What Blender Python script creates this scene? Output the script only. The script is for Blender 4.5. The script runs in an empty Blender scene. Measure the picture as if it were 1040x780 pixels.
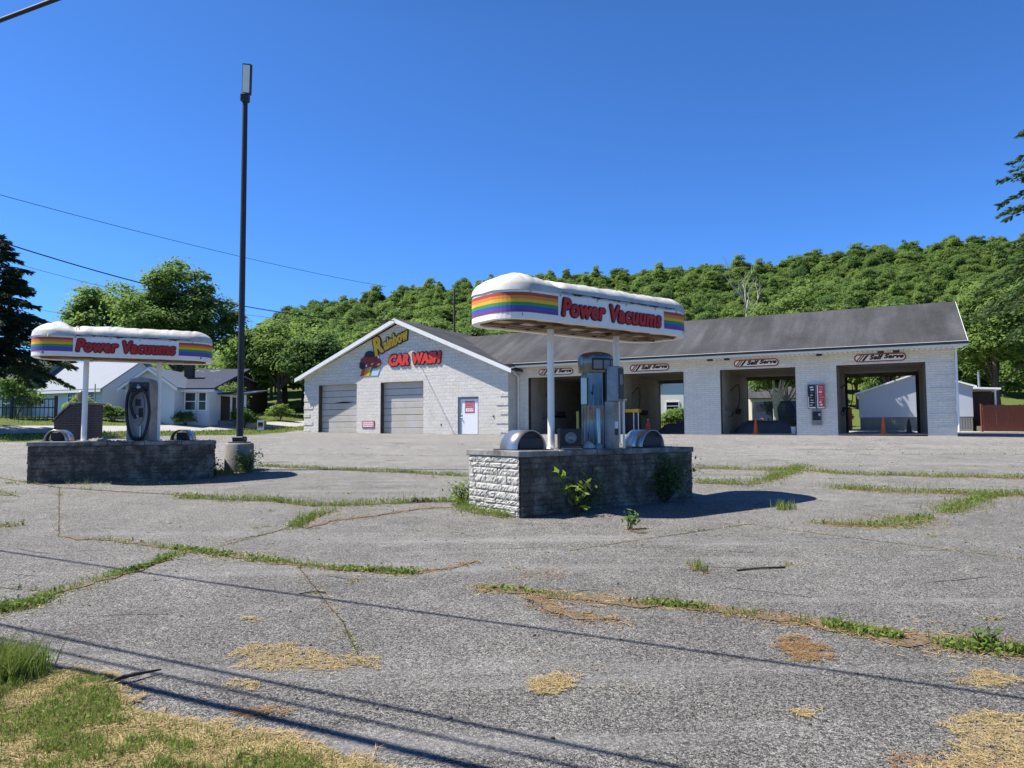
import bpy, math, random
import numpy as np
from mathutils import Vector, Matrix, noise
R = math.radians
random.seed(7)
rng = np.random.default_rng(11)
scene = bpy.context.scene
col = scene.collection

# ------------------------------------------------------------------ materials
def new_mat(name):
    m = bpy.data.materials.new(name); m.use_nodes = True
    nt = m.node_tree; nt.nodes.clear()
    out = nt.nodes.new('ShaderNodeOutputMaterial')
    return m, nt, out

def N(nt, typ, **kw):
    n = nt.nodes.new(typ)
    for k, v in kw.items():
        if k in n.inputs: n.inputs[k].default_value = v
        else: setattr(n, k, v)
    return n

def ramp(nt, src, p0, p1, c0=(0, 0, 0, 1), c1=(1, 1, 1, 1)):
    r = nt.nodes.new('ShaderNodeValToRGB')
    r.color_ramp.elements[0].position = p0; r.color_ramp.elements[1].position = p1
    r.color_ramp.elements[0].color = c0; r.color_ramp.elements[1].color = c1
    nt.links.new(src, r.inputs[0]); return r.outputs[0]

def mixc(nt, fac, a, b, mode='MIX'):
    m = nt.nodes.new('ShaderNodeMix'); m.data_type = 'RGBA'; m.blend_type = mode
    for sock, v in ((m.inputs[0], fac), (m.inputs[6], a), (m.inputs[7], b)):
        if hasattr(v, 'is_linked'): nt.links.new(v, sock)
        elif isinstance(v, (int, float)): sock.default_value = v
        else: sock.default_value = (*v[:3], 1)
    return m.outputs[2]

def vec(nt, kind='Object', scale=(1, 1, 1), wall=False):
    tc = nt.nodes.new('ShaderNodeTexCoord'); s = tc.outputs[kind]
    if wall:
        sep = nt.nodes.new('ShaderNodeSeparateXYZ'); nt.links.new(s, sep.inputs[0])
        a = N(nt, 'ShaderNodeMath', operation='ADD'); nt.links.new(sep.outputs[0], a.inputs[0]); nt.links.new(sep.outputs[1], a.inputs[1])
        cb = nt.nodes.new('ShaderNodeCombineXYZ'); nt.links.new(a.outputs[0], cb.inputs[0]); nt.links.new(sep.outputs[2], cb.inputs[1])
        s = cb.outputs[0]
    if scale != (1, 1, 1):
        mp = nt.nodes.new('ShaderNodeMapping'); mp.inputs['Scale'].default_value = scale
        nt.links.new(s, mp.inputs[0]); s = mp.outputs[0]
    return s

def noise_t(nt, v, scale, detail=4, rough=.6):
    n = N(nt, 'ShaderNodeTexNoise', Scale=scale, Detail=detail, Roughness=rough)
    nt.links.new(v, n.inputs['Vector']); return n.outputs['Fac']

def finish(nt, out, colr, rough=.8, metal=0., bump=None, bstr=.3, bdist=.01, spec=.4):
    p = nt.nodes.new('ShaderNodeBsdfPrincipled')
    if hasattr(colr, 'is_linked'): nt.links.new(colr, p.inputs['Base Color'])
    else: p.inputs['Base Color'].default_value = (*colr, 1)
    if hasattr(rough, 'is_linked'): nt.links.new(rough, p.inputs['Roughness'])
    else: p.inputs['Roughness'].default_value = rough
    p.inputs['Metallic'].default_value = metal
    p.inputs['Specular IOR Level'].default_value = spec
    if bump is not None:
        b = N(nt, 'ShaderNodeBump', Strength=bstr, Distance=bdist)
        nt.links.new(bump, b.inputs['Height']); nt.links.new(b.outputs[0], p.inputs['Normal'])
    nt.links.new(p.outputs[0], out.inputs[0]); return p

def mat(name, c, rough=.7, metal=0., var=.25, scale=3., dirt=None, dscale=1.2, dlo=.5, dhi=.75, bstr=.15, bscale=40, spec=.4, stretch=(1, 1, 1)):
    m, nt, out = new_mat(name)
    v = vec(nt, scale=stretch)
    n1 = noise_t(nt, v, scale)
    c0 = tuple(x * (1 - var) for x in c); c1 = tuple(min(1, x * (1 + var)) for x in c)
    cc = mixc(nt, n1, c0, c1)
    if dirt:
        n2 = noise_t(nt, v, dscale, 6, .7)
        cc = mixc(nt, ramp(nt, n2, dlo, dhi), cc, dirt)
    finish(nt, out, cc, rough, metal, noise_t(nt, v, bscale), bstr, .01, spec)
    return m

def mat_block(name, c, mortar, bw, rh, split=.5, bstr=.6, dirt=None, bdist=.02, msize=.02, dhi=.8):
    m, nt, out = new_mat(name)
    v = vec(nt, wall=True); v3 = vec(nt)
    br = N(nt, 'ShaderNodeTexBrick', **{'Scale': 1., 'Mortar Size': msize * rh, 'Mortar Smooth': .3, 'Brick Width': bw, 'Row Height': rh})
    br.inputs['Color1'].default_value = (*[x * .9 for x in c], 1); br.inputs['Color2'].default_value = (*c, 1); br.inputs['Mortar'].default_value = (*mortar, 1)
    nt.links.new(v, br.inputs['Vector'])
    n1 = noise_t(nt, v3, 9, 5, .65)
    cc = mixc(nt, .6, br.outputs['Color'], ramp(nt, n1, .2, .75, (.62, .62, .62, 1), (1, 1, 1, 1)), 'MULTIPLY')
    if dirt:
        n2 = noise_t(nt, vec(nt, scale=(1, 1, .45)), 1.1, 6, .7)
        cc = mixc(nt, ramp(nt, n2, .5, dhi), cc, dirt)
    n3 = noise_t(nt, v3, 14, 5, .7)
    inv = N(nt, 'ShaderNodeMath', operation='MULTIPLY_ADD'); nt.links.new(br.outputs['Fac'], inv.inputs[0]); inv.inputs[1].default_value = -1. if split < .5 else -.45
    ms = N(nt, 'ShaderNodeMath', operation='MULTIPLY'); nt.links.new(n3, ms.inputs[0]); ms.inputs[1].default_value = split * 2
    nt.links.new(ms.outputs[0], inv.inputs[2])
    finish(nt, out, cc, .85, 0, inv.outputs[0], bstr, bdist, .2)
    return m

def mat_leaf(name, c, var=.35, trans=.35, yellow=(.12, .15, .02), gloss=.12):
    m, nt, out = new_mat(name)
    g = nt.nodes.new('ShaderNodeNewGeometry'); oi = nt.nodes.new('ShaderNodeObjectInfo')
    a = mixc(nt, g.outputs['Random Per Island'], tuple(x * (1 - var) for x in c), tuple(x * (1 + var) for x in c))
    mr = N(nt, 'ShaderNodeMath', operation='MULTIPLY'); nt.links.new(oi.outputs['Random'], mr.inputs[0]); mr.inputs[1].default_value = .6
    b = mixc(nt, mr.outputs[0], a, yellow)
    d = nt.nodes.new('ShaderNodeBsdfPrincipled'); t = nt.nodes.new('ShaderNodeBsdfTranslucent'); mx = nt.nodes.new('ShaderNodeMixShader')
    d.inputs['Roughness'].default_value = .6; d.inputs['Specular IOR Level'].default_value = gloss
    nt.links.new(b, d.inputs[0])
    tcol = mixc(nt, .5, b, (.25, .39, .085)); nt.links.new(tcol, t.inputs[0])
    mx.inputs[0].default_value = trans
    nt.links.new(d.outputs[0], mx.inputs[1]); nt.links.new(t.outputs[0], mx.inputs[2])
    nt.links.new(mx.outputs[0], out.inputs[0])
    return m

def mat_shingle(name, c, streak):
    m, nt, out = new_mat(name)
    v = vec(nt)
    sep = nt.nodes.new('ShaderNodeSeparateXYZ'); nt.links.new(v, sep.inputs[0])
    n1 = noise_t(nt, vec(nt, scale=(1.6, .12, .12)), 1.2, 6, .65)
    n2 = noise_t(nt, v, 22, 3)
    n4 = noise_t(nt, vec(nt, scale=(1, .5, .5)), .5, 5)
    cc = mixc(nt, ramp(nt, n1, .42, .72), c, streak)
    cc = mixc(nt, ramp(nt, n4, .4, .7), cc, tuple(x * .6 for x in c))
    cc = mixc(nt, .75, cc, ramp(nt, n2, .3, .7, (.3, .3, .3, 1), (1.15, 1.15, 1.15, 1)), 'MULTIPLY')
    w = N(nt, 'ShaderNodeTexWave', wave_type='BANDS', bands_direction='Z', wave_profile='SAW', Scale=3.2, Distortion=.4)
    nt.links.new(v, w.inputs['Vector'])
    cc = mixc(nt, .35, cc, ramp(nt, w.outputs['Fac'], .0, .4, (.6, .6, .6, 1), (1, 1, 1, 1)), 'MULTIPLY')
    finish(nt, out, cc, .9, 0, w.outputs['Fac'], .4, .02, .25)
    return m

def mat_asphalt():
    m, nt, out = new_mat('weathered_asphalt')
    v = vec(nt)
    big = noise_t(nt, v, .35, 6, .6); mid = noise_t(nt, v, 2.2, 6, .7)
    vor = N(nt, 'ShaderNodeTexVoronoi', Scale=100.); nt.links.new(v, vor.inputs['Vector'])
    vor2 = N(nt, 'ShaderNodeTexVoronoi', Scale=230.); nt.links.new(v, vor2.inputs['Vector'])
    sp = N(nt, 'ShaderNodeSeparateColor'); nt.links.new(vor.outputs['Color'], sp.inputs[0])
    sp2 = N(nt, 'ShaderNodeSeparateColor'); nt.links.new(vor2.outputs['Color'], sp2.inputs[0])
    base = mixc(nt, ramp(nt, big, .3, .7), (.135, .132, .128), (.19, .186, .18))
    base = mixc(nt, ramp(nt, mid, .45, .8), base, (.24, .235, .23))
    n5 = noise_t(nt, v, .9, 7, .75)
    base = mixc(nt, ramp(nt, n5, .6, .78, (0, 0, 0, 1), (.55, .55, .55, 1)), base, (.085, .083, .08))
    # brightening at grazing angles put into the colour: darker near, lighter toward the bays
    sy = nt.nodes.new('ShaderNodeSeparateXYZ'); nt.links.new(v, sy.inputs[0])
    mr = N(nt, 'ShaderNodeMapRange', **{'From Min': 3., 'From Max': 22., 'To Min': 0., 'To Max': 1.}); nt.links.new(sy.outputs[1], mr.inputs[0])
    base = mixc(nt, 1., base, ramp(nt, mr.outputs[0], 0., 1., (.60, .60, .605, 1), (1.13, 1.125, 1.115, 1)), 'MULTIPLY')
    # dark oil drips and sealed patches
    st1 = noise_t(nt, vec(nt, scale=(1, 1.3, 1)), .55, 3, .5); base = mixc(nt, ramp(nt, st1, .64, .70, (0, 0, 0, 1), (.5, .5, .5, 1)), base, (.07, .068, .066))
    st2 = noise_t(nt, v, 3.1, 2, .5); base = mixc(nt, ramp(nt, st2, .72, .78, (0, 0, 0, 1), (.6, .6, .6, 1)), base, (.05, .048, .045))
    agg = ramp(nt, sp.outputs[0], .0, 1., (.25, .25, .25, 1), (1.75, 1.74, 1.7, 1))
    agg2 = ramp(nt, sp2.outputs[1], .0, 1., (.02, .02, .02, 1), (2.05, 2.04, 2.0, 1))
    cc = mixc(nt, 1., base, agg, 'MULTIPLY'); cc = mixc(nt, 1., cc, agg2, 'MULTIPLY')
    # lateral wear bands running along the lot
    n6 = noise_t(nt, vec(nt, scale=(.12, 1.1, 1)), 1.3, 5, .6)
    cc = mixc(nt, ramp(nt, n6, .56, .75, (0, 0, 0, 1), (.5, .5, .5, 1)), cc, (.27, .265, .26))
    add = N(nt, 'ShaderNodeMath', operation='ADD'); nt.links.new(vor.outputs['Distance'], add.inputs[0]); nt.links.new(mid, add.inputs[1])
    finish(nt, out, cc, .9, 0, add.outputs[0], .5, .004, .25)
    return m

def mat_ground():
    m, nt, out = new_mat('lawn_soil')
    v = vec(nt)
    a = noise_t(nt, v, .25, 6); b = noise_t(nt, v, 6, 5, .7)
    cc = mixc(nt, a, (.075, .115, .028), (.12, .15, .04))
    cc = mixc(nt, ramp(nt, b, .5, .8), cc, (.16, .15, .06))
    finish(nt, out, cc, .95, 0, b, .8, .08, .1)
    return m

M = {}
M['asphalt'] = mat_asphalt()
M['ground'] = mat_ground()
M['gravel'] = mat('pale_gravel', (.36, .35, .33), .95, var=.3, scale=25, bscale=60, bstr=.5)
M['crack'] = mat('asphalt_crack', (.03, .028, .025), .95, var=.4)
M['soil'] = mat('dry_soil', (.15, .115, .075), .95, var=.5, scale=22, bscale=70, bstr=.8, dirt=(.1, .07, .045), dscale=5)
M['thatch'] = mat('dry_thatch', (.19, .165, .085), .95, var=.5, scale=30, bscale=90, bstr=.9, dirt=(.085, .10, .035), dscale=5, dlo=.42, dhi=.6)
M['straw'] = mat_leaf('dry_straw_blades', (.42, .31, .15), .65, .2, (.5, .40, .22), .2)
M['brown_straw'] = mat_leaf('brown_straw_blades', (.26, .15, .075), .5, .15, (.34, .22, .11), .2)
M['grass'] = mat_leaf('grass_blades', (.17, .24, .05), .45, .35, (.26, .25, .07))
M['weed'] = mat_leaf('weed_leaves', (.14, .21, .045), .5, .32, (.22, .24, .05))
M['leaf'] = mat_leaf('broad_leaves', (.13, .22, .068), .6, .55, (.2, .26, .07))
M['leaf_bright'] = mat_leaf('bright_leaves', (.165, .26, .078), .55, .56, (.23, .28, .08))
M['leaf_dark'] = mat_leaf('dark_leaves', (.085, .16, .055), .6, .5, (.14, .2, .06))
M['needle'] = mat_leaf('spruce_needles', (.026, .055, .03), .5, .12, (.02, .045, .022))
M['needle_green'] = mat_leaf('green_needles', (.05, .09, .032), .5, .15, (.05, .07, .02))
M['sapling'] = mat_leaf('yellow_green_leaves', (.25, .34, .05), .25, .5, (.3, .38, .06))
M['bark'] = mat('bark', (.10, .08, .06), .95, var=.5, scale=8, bstr=.7, bscale=14, stretch=(3, 3, .6))
M['bark_pale'] = mat('pale_bark', (.42, .39, .33), .9, var=.4, scale=5, dirt=(.12, .1, .08), dscale=4)
M['split_block'] = mat_block('white_painted_split_block', (.88, .85, .78), (.78, .75, .69), .40, .20, 1.1, .9, dirt=(.66, .61, .50), bdist=.05, dhi=.9)
M['white_brick'] = mat_block('white_painted_block', (.86, .81, .71), (.60, .56, .50), .40, .10, .12, .5, dirt=(.55, .52, .45), bdist=.012, msize=.08, dhi=.95)
M['siding'] = mat('white_gable_paint', (.78, .79, .80), .6, var=.06)
M['white_trim'] = mat('white_trim', (.80, .80, .78), .5, var=.06, dirt=(.5, .47, .4), dlo=.6, dhi=.9)
M['bay_inside'] = mat_block('stained_bay_block', (.52, .46, .37), (.38, .34, .27), .40, .20, .2, .4, dirt=(.26, .22, .17))
M['bay_jamb'] = mat('brown_bay_jamb', (.075, .06, .05), .8, dirt=(.04, .035, .03))
M['concrete'] = mat('concrete', (.24, .23, .21), .9, var=.35, scale=6, dirt=(.11, .10, .085), dscale=2.5, bstr=.4)
M['cap_stone'] = mat('weathered_cap_concrete', (.26, .25, .23), .9, var=.4, scale=7, dirt=(.06, .058, .055), dscale=2.2, dlo=.42, dhi=.62, bstr=.5)
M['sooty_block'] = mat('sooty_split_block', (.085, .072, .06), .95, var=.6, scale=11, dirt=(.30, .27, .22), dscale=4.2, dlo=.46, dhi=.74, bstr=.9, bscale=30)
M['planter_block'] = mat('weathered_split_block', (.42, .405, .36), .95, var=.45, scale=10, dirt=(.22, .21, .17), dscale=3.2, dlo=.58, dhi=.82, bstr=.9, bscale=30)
M['shingle'] = mat_shingle('grey_asphalt_shingle', (.073, .073, .080), (.125, .125, .135))
M['garage'] = mat('grey_white_door_paint', (.48, .465, .44), .55, var=.12, scale=2, dirt=(.45, .41, .30), dscale=.8, dlo=.45, dhi=.75)
M['gap'] = mat('dark_gap', (.03, .03, .03), .9)
M['door_white'] = mat('white_door_paint', (.80, .81, .82), .45, var=.05, dirt=(.6, .58, .5), dlo=.62, dhi=.9)
M['door_frame'] = mat('blue_grey_frame', (.22, .24, .28), .6)
M['steel_dark'] = mat('dark_stainless', (.20, .195, .185), .24, .9, var=.3, scale=5, bstr=.08, bscale=7, dirt=(.10, .095, .085), dscale=3, dlo=.5, dhi=.8)
M['chrome'] = mat('dull_stainless', (.42, .41, .39), .30, .85, var=.15, scale=4, bstr=.06, bscale=6, dirt=(.3, .29, .27), dscale=3, dlo=.55, dhi=.85)
M['galv'] = mat('galvanised_sheet', (.24, .26, .29), .45, .6, var=.35, scale=14, bstr=.1)
M['steel_grey'] = mat('grey_painted_steel', (.27, .27, .265), .45, .4, var=.3, dirt=(.09, .085, .08), dscale=2)
M['dark_steel'] = mat('dark_steel', (.035, .035, .037), .5, .3, var=.4, dirt=(.08, .05, .035), dscale=3, dlo=.6)
M['black'] = mat('black_rubber', (.018, .018, .02), .55, var=.3)
M['black_paint'] = mat('black_sign_paint', (.015, .014, .016), .5, var=.1)
M['white_paint'] = mat('white_post_paint', (.84, .82, .78), .45, var=.07, dirt=(.48, .40, .30), dscale=4, dlo=.58, dhi=.9)
M['fabric'] = mat('white_vinyl_fabric', (.56, .55, .52), .5, var=.12, scale=3, dirt=(.30, .275, .21), dscale=1.9, dlo=.42, dhi=.85, bstr=.25, bscale=9)
M['lens'] = mat('frosted_lens', (.72, .73, .74), .25, var=.05)
M['rust_panel'] = mat('peeling_tan_panel', (.62, .42, .30), .8, var=.3, scale=5, dirt=(.75, .66, .5), dscale=3, dlo=.45, dhi=.6)
M['rust'] = mat('rusty_angle', (.22, .15, .10), .85, var=.5, scale=12)
M['red_letter'] = mat('red_letter_paint', (.46, .022, .02), .6, var=.3, scale=9, dirt=(.30, .10, .08), dscale=6, dlo=.55, dhi=.9)
M['red_sign'] = mat('red_sign_paint', (.62, .045, .03), .5, var=.15, scale=8)
M['dark_red'] = mat('dark_red_paint', (.22, .02, .025), .5, var=.25)
M['dark_maroon'] = mat('dark_maroon_paint', (.05, .012, .014), .5, var=.2)
M['yellow'] = mat('yellow_paint', (.75, .45, .03), .6, var=.22, scale=5, dirt=(.42, .38, .33), dscale=3.2, dlo=.66, dhi=.95)
M['orange'] = mat('orange_paint', (.72, .22, .03), .6, var=.22, scale=5, dirt=(.42, .38, .33), dscale=3.2, dlo=.66, dhi=.95)
M['cone'] = mat('cone_orange', (.85, .13, .03), .55, var=.15)
M['green'] = mat('green_paint', (.06, .27, .06), .6, var=.22, scale=5, dirt=(.42, .38, .33), dscale=3.2, dlo=.66, dhi=.95)
M['blue'] = mat('blue_paint', (.035, .10, .42), .6, var=.22, scale=5, dirt=(.42, .38, .33), dscale=3.2, dlo=.66, dhi=.95)
M['purple'] = mat('purple_paint', (.20, .05, .24), .6, var=.22, scale=5, dirt=(.42, .38, .33), dscale=3.2, dlo=.66, dhi=.95)
M['rust_red'] = mat('faded_red_paint', (.40, .07, .03), .6, var=.22, scale=5, dirt=(.42, .38, .33), dscale=3.2, dlo=.66, dhi=.95)
M['light_blue'] = mat('pale_blue_paint', (.45, .60, .72), .5, var=.08)
M['lilac'] = mat('lilac_paint', (.55, .48, .72), .5, var=.08)
M['pink'] = mat('faded_pink_sign', (.62, .26, .32), .6, var=.12)
M['white_letter'] = mat('white_letter_paint', (.8, .78, .78), .5, var=.05)
M['grey_face'] = mat('grey_machine_face', (.20, .20, .20), .5, var=.3, scale=10)
M['house_white'] = mat('white_clapboard', (.58, .62, .67), .7, var=.06, dirt=(.6, .6, .56), dlo=.6, dhi=.9)
M['home_pale'] = mat('pale_blue_grey_siding', (.44, .48, .53), .65, var=.08)
M['house_tan'] = mat('tan_clapboard', (.50, .46, .37), .7, var=.1)
M['metal_roof'] = mat('pale_blue_metal_roof', (.17, .20, .245), .6, 0., var=.1, scale=1.5)
M['dark_roof'] = mat('dark_blue_roof', (.03, .038, .065), .6, .1, var=.3, dirt=(.3, .33, .36), dscale=.7, dlo=.62, dhi=.72)  # darkness of the bungalow's right slope, turned from the sun, put into the colour
M['brown_wall'] = mat('brown_shingled_wall', (.075, .05, .04), .85, var=.3)
M['glass'] = mat('dark_window_glass', (.02, .025, .03), .08, 0., var=.3, spec=.6)
M['corrugate'] = mat('grey_skirting', (.22, .22, .21), .6, .2, var=.12)
M['fence_red'] = mat('red_brown_fence', (.17, .05, .03), .8, var=.4, scale=6, stretch=(4, 4, .5))
M['fence_wood'] = mat('brown_wood', (.16, .10, .06), .8, var=.4)
M['brick_dark'] = mat_block('dark_sooty_brick', (.075, .062, .058), (.12, .11, .10), .22, .075, .3, .5, dirt=(.03, .028, .026), msize=.12)
M['van_blue'] = mat('dark_blue_car_paint', (.03, .04, .075), .25, .2, var=.1)
M['rv_white'] = mat('white_camper_paint', (.78, .78, .75), .4, var=.05)
M['cloth'] = mat('pale_rag', (.5, .46, .40), .95, var=.35, scale=9)
M['tarp'] = mat('grey_tarp', (.10, .10, .115), .6, var=.3)
M['stick'] = mat('dead_twig', (.06, .042, .03), .95, var=.4)
M['wire'] = mat('black_cable', (.012, .012, .013), .6)
M['copper'] = mat('yellow_board', (.55, .50, .10), .6, var=.15)

# ------------------------------------------------------------------ mesh helper
class MB:
    def __init__(s): s.v = []; s.f = []; s.m = []; s.mats = []; s.smooth = []
    def mi(s, m):
        if m not in s.mats: s.mats.append(m)
        return s.mats.index(m)
    def add(s, vs, fs, m, smooth=False):
        k = len(s.v); i = s.mi(m); s.v += [tuple(map(float, p)) for p in vs]
        for f in fs: s.f.append([k + q for q in f]); s.m.append(i); s.smooth.append(smooth)
        return s
    def box(s, x0, x1, y0, y1, z0, z1, m, mtx=None):
        vs = [(x, y, z) for z in (z0, z1) for y in (y0, y1) for x in (x0, x1)]
        if mtx: vs = [mtx @ Vector(p) for p in vs]
        return s.add(vs, [(0, 2, 3, 1), (4, 5, 7, 6), (0, 1, 5, 4), (2, 6, 7, 3), (0, 4, 6, 2), (1, 3, 7, 5)], m)
    def bev(s, x0, x1, y0, y1, z0, z1, m, b=.01):
        # box with chamfered edges
        vs = []; 
        import itertools
        bx = [(x0, x1), (y0, y1), (z0, z1)]
        idx = {}
        for c in itertools.product((0, 1), repeat=3):
            for ax in range(3):
                p = []
                for a in range(3):
                    q = bx[a][c[a]]
                    if a != ax: q += b if c[a] == 0 else -b
                    p.append(q)
                idx[(c, ax)] = len(vs); vs.append(p)
        fs = []
        for ax in range(3):
            o = [a for a in range(3) if a != ax]
            for sd in (0, 1):
                quad = []
                for (p, q) in ((0, 0), (1, 0), (1, 1), (0, 1)):
                    c = [0, 0, 0]; c[ax] = sd; c[o[0]] = p; c[o[1]] = q; quad.append(idx[(tuple(c), ax)])
                fs.append(quad)
            # edges along axis ax
            for p in (0, 1):
                for q in (0, 1):
                    c0 = [0, 0, 0]; c0[o[0]] = p; c0[o[1]] = q; c1 = list(c0); c1[ax] = 1
                    c0, c1 = tuple(c0), tuple(c1)
                    fs.append([idx[(c0, o[0])], idx[(c1, o[0])], idx[(c1, o[1])], idx[(c0, o[1])]])
        for c in itertools.product((0, 1), repeat=3): fs.append([idx[(c, 0)], idx[(c, 1)], idx[(c, 2)]])
        return s.add(vs, fs, m)
    def tube(s, pts, r, m, n=10, cap=True, smooth=True, close=False):
        pts = [Vector(p) for p in pts]; rs = r if isinstance(r, (list, tuple)) else [r] * len(pts)
        vs = []; fs = []; up = Vector((0, 0, 1)); prev = None
        for i, p in enumerate(pts):
            a = pts[max(0, i - 1)]; b = pts[min(len(pts) - 1, i + 1)]; t = (b - a)
            t = t.normalized() if t.length > 1e-9 else Vector((0, 0, 1))
            if prev is None:
                ref = up if abs(t.z) < .95 else Vector((1, 0, 0)); x = t.cross(ref).normalized()
            else:
                x = (prev - t * prev.dot(t)).normalized()
            prev = x; y = t.cross(x)
            for k in range(n):
                a_ = 2 * math.pi * k / n; vs.append(p + (x * math.cos(a_) + y * math.sin(a_)) * rs[i])
        for i in range(len(pts) - 1):
            for k in range(n):
                k2 = (k + 1) % n; fs.append((i * n + k, i * n + k2, (i + 1) * n + k2, (i + 1) * n + k))
        s.add(vs, fs, m, smooth)
        if cap:
            s.add(vs[:n], [tuple(range(n - 1, -1, -1))], m); s.add(vs[-n:], [tuple(range(n))], m)
        return s
    def lathe(s, prof, m, n=20, c=(0, 0, 0), smooth=True):
        vs = []; fs = []
        for (r, z) in prof:
            for k in range(n):
                a = 2 * math.pi * k / n; vs.append((c[0] + r * math.cos(a), c[1] + r * math.sin(a), c[2] + z))
        for i in range(len(prof) - 1):
            for k in range(n):
                k2 = (k + 1) % n; fs.append((i * n + k, i * n + k2, (i + 1) * n + k2, (i + 1) * n + k))
        s.add(vs, fs, m, smooth)
        for i, rev in ((0, True), (len(prof) - 1, False)):
            if prof[i][0] > 1e-4:
                q = list(range(n)); s.add(vs[i * n:(i + 1) * n], [tuple(reversed(q)) if rev else tuple(q)], m)
        return s
    def prism(s, poly, axis, a0, a1, m):
        # poly: 2D points; axis 'x': (y,z), 'y': (x,z), 'z': (x,y)
        def P(p, a): return {'x': (a, p[0], p[1]), 'y': (p[0], a, p[1]), 'z': (p[0], p[1], a)}[axis]
        n = len(poly); vs = [P(p, a0) for p in poly] + [P(p, a1) for p in poly]
        fs = [tuple(range(n)), tuple(range(2 * n - 1, n - 1, -1))] + [(i, i + n, (i + 1) % n + n, (i + 1) % n) for i in range(n)]
        return s.add(vs, fs, m)
    def build(s, name, parent=None, loc=(0, 0, 0), rz=0., fix=True):
        me = bpy.data.meshes.new(name); me.from_pydata(s.v, [], s.f)
        for m in s.mats: me.materials.append(M[m])
        me.polygons.foreach_set('material_index', s.m); me.polygons.foreach_set('use_smooth', s.smooth)
        if fix:
            import bmesh
            bm = bmesh.new(); bm.from_mesh(me); bmesh.ops.recalc_face_normals(bm, faces=bm.faces); bm.to_mesh(me); bm.free()
        me.update()
        o = bpy.data.objects.new(name, me); col.objects.link(o); o.location = loc; o.rotation_euler = (0, 0, rz)
        if parent: o.parent = parent
        return o

def np_mesh(name, verts, faces_n, m, parent=None):
    """verts (k*n,3) with consecutive n-gons."""
    k = len(verts) // faces_n
    me = bpy.data.meshes.new(name)
    me.vertices.add(len(verts)); me.vertices.foreach_set('co', np.asarray(verts, dtype=np.float32).ravel())
    me.loops.add(len(verts)); me.loops.foreach_set('vertex_index', np.arange(len(verts), dtype=np.int32))
    me.polygons.add(k); me.polygons.foreach_set('loop_start', np.arange(0, k * faces_n, faces_n, dtype=np.int32))
    try: me.polygons.foreach_set('loop_total', np.full(k, faces_n, dtype=np.int32))
    except Exception: pass
    me.materials.append(M[m]); me.update(); me.validate()
    o = bpy.data.objects.new(name, me); col.objects.link(o)
    if parent: o.parent = parent
    return o

def tag(o, label=None, cat=None, group=None, kind=None):
    if label: o['label'] = label
    if cat: o['category'] = cat
    if group: o['group'] = group
    if kind: o['kind'] = kind
    return o

def thing(name, label, cat, loc=(0, 0, 0), rz=0., group=None):
    o = bpy.data.objects.new(name, None); col.objects.link(o); o.location = loc; o.rotation_euler = (0, 0, rz); o.empty_display_size = .2
    return tag(o, label, cat, group)

def copy_tree(o, parent=None):
    c = o.copy(); col.objects.link(c)
    if parent: c.parent = parent
    for ch in list(o.children): copy_tree(ch, c)
    return c

def text_mb(body, w, h, m, fat=0., shear=0., extr=.01, n=10, gap=1.08):
    """letters scaled into a w x h box (x right, z up, faces at y=-extr), fattened by fat on every side"""
    cu = bpy.data.curves.new('lettering', 'FONT'); cu.body = body; cu.size = 1; cu.shear = shear; cu.extrude = .02; cu.space_character = gap
    cu.resolution_u = 3; cu.offset = .012
    o = bpy.data.objects.new('lettering', cu); col.objects.link(o)
    dg = bpy.context.evaluated_depsgraph_get(); me = bpy.data.meshes.new_from_object(o.evaluated_get(dg))
    vs = [v.co.copy() for v in me.vertices]; fs = [tuple(p.vertices) for p in me.polygons]
    bpy.data.objects.remove(o); bpy.data.curves.remove(cu); bpy.data.meshes.remove(me)
    x0 = min(v.x for v in vs); x1 = max(v.x for v in vs); y0 = min(v.y for v in vs); y1 = max(v.y for v in vs)
    mb = MB(); offs = [(0, 0)] + ([(fat * math.cos(2 * math.pi * k / n), fat * math.sin(2 * math.pi * k / n)) for k in range(n)] if fat else [])
    for i, (ox, oz) in enumerate(offs):
        mb.add([(fat + ox + (v.x - x0) / (x1 - x0) * (w - 2 * fat), -extr - i * .0002 if v.z > 0 else i * .0002, fat + oz + (v.y - y0) / (y1 - y0) * (h - 2 * fat)) for v in vs], fs, m)
    return mb

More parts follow.
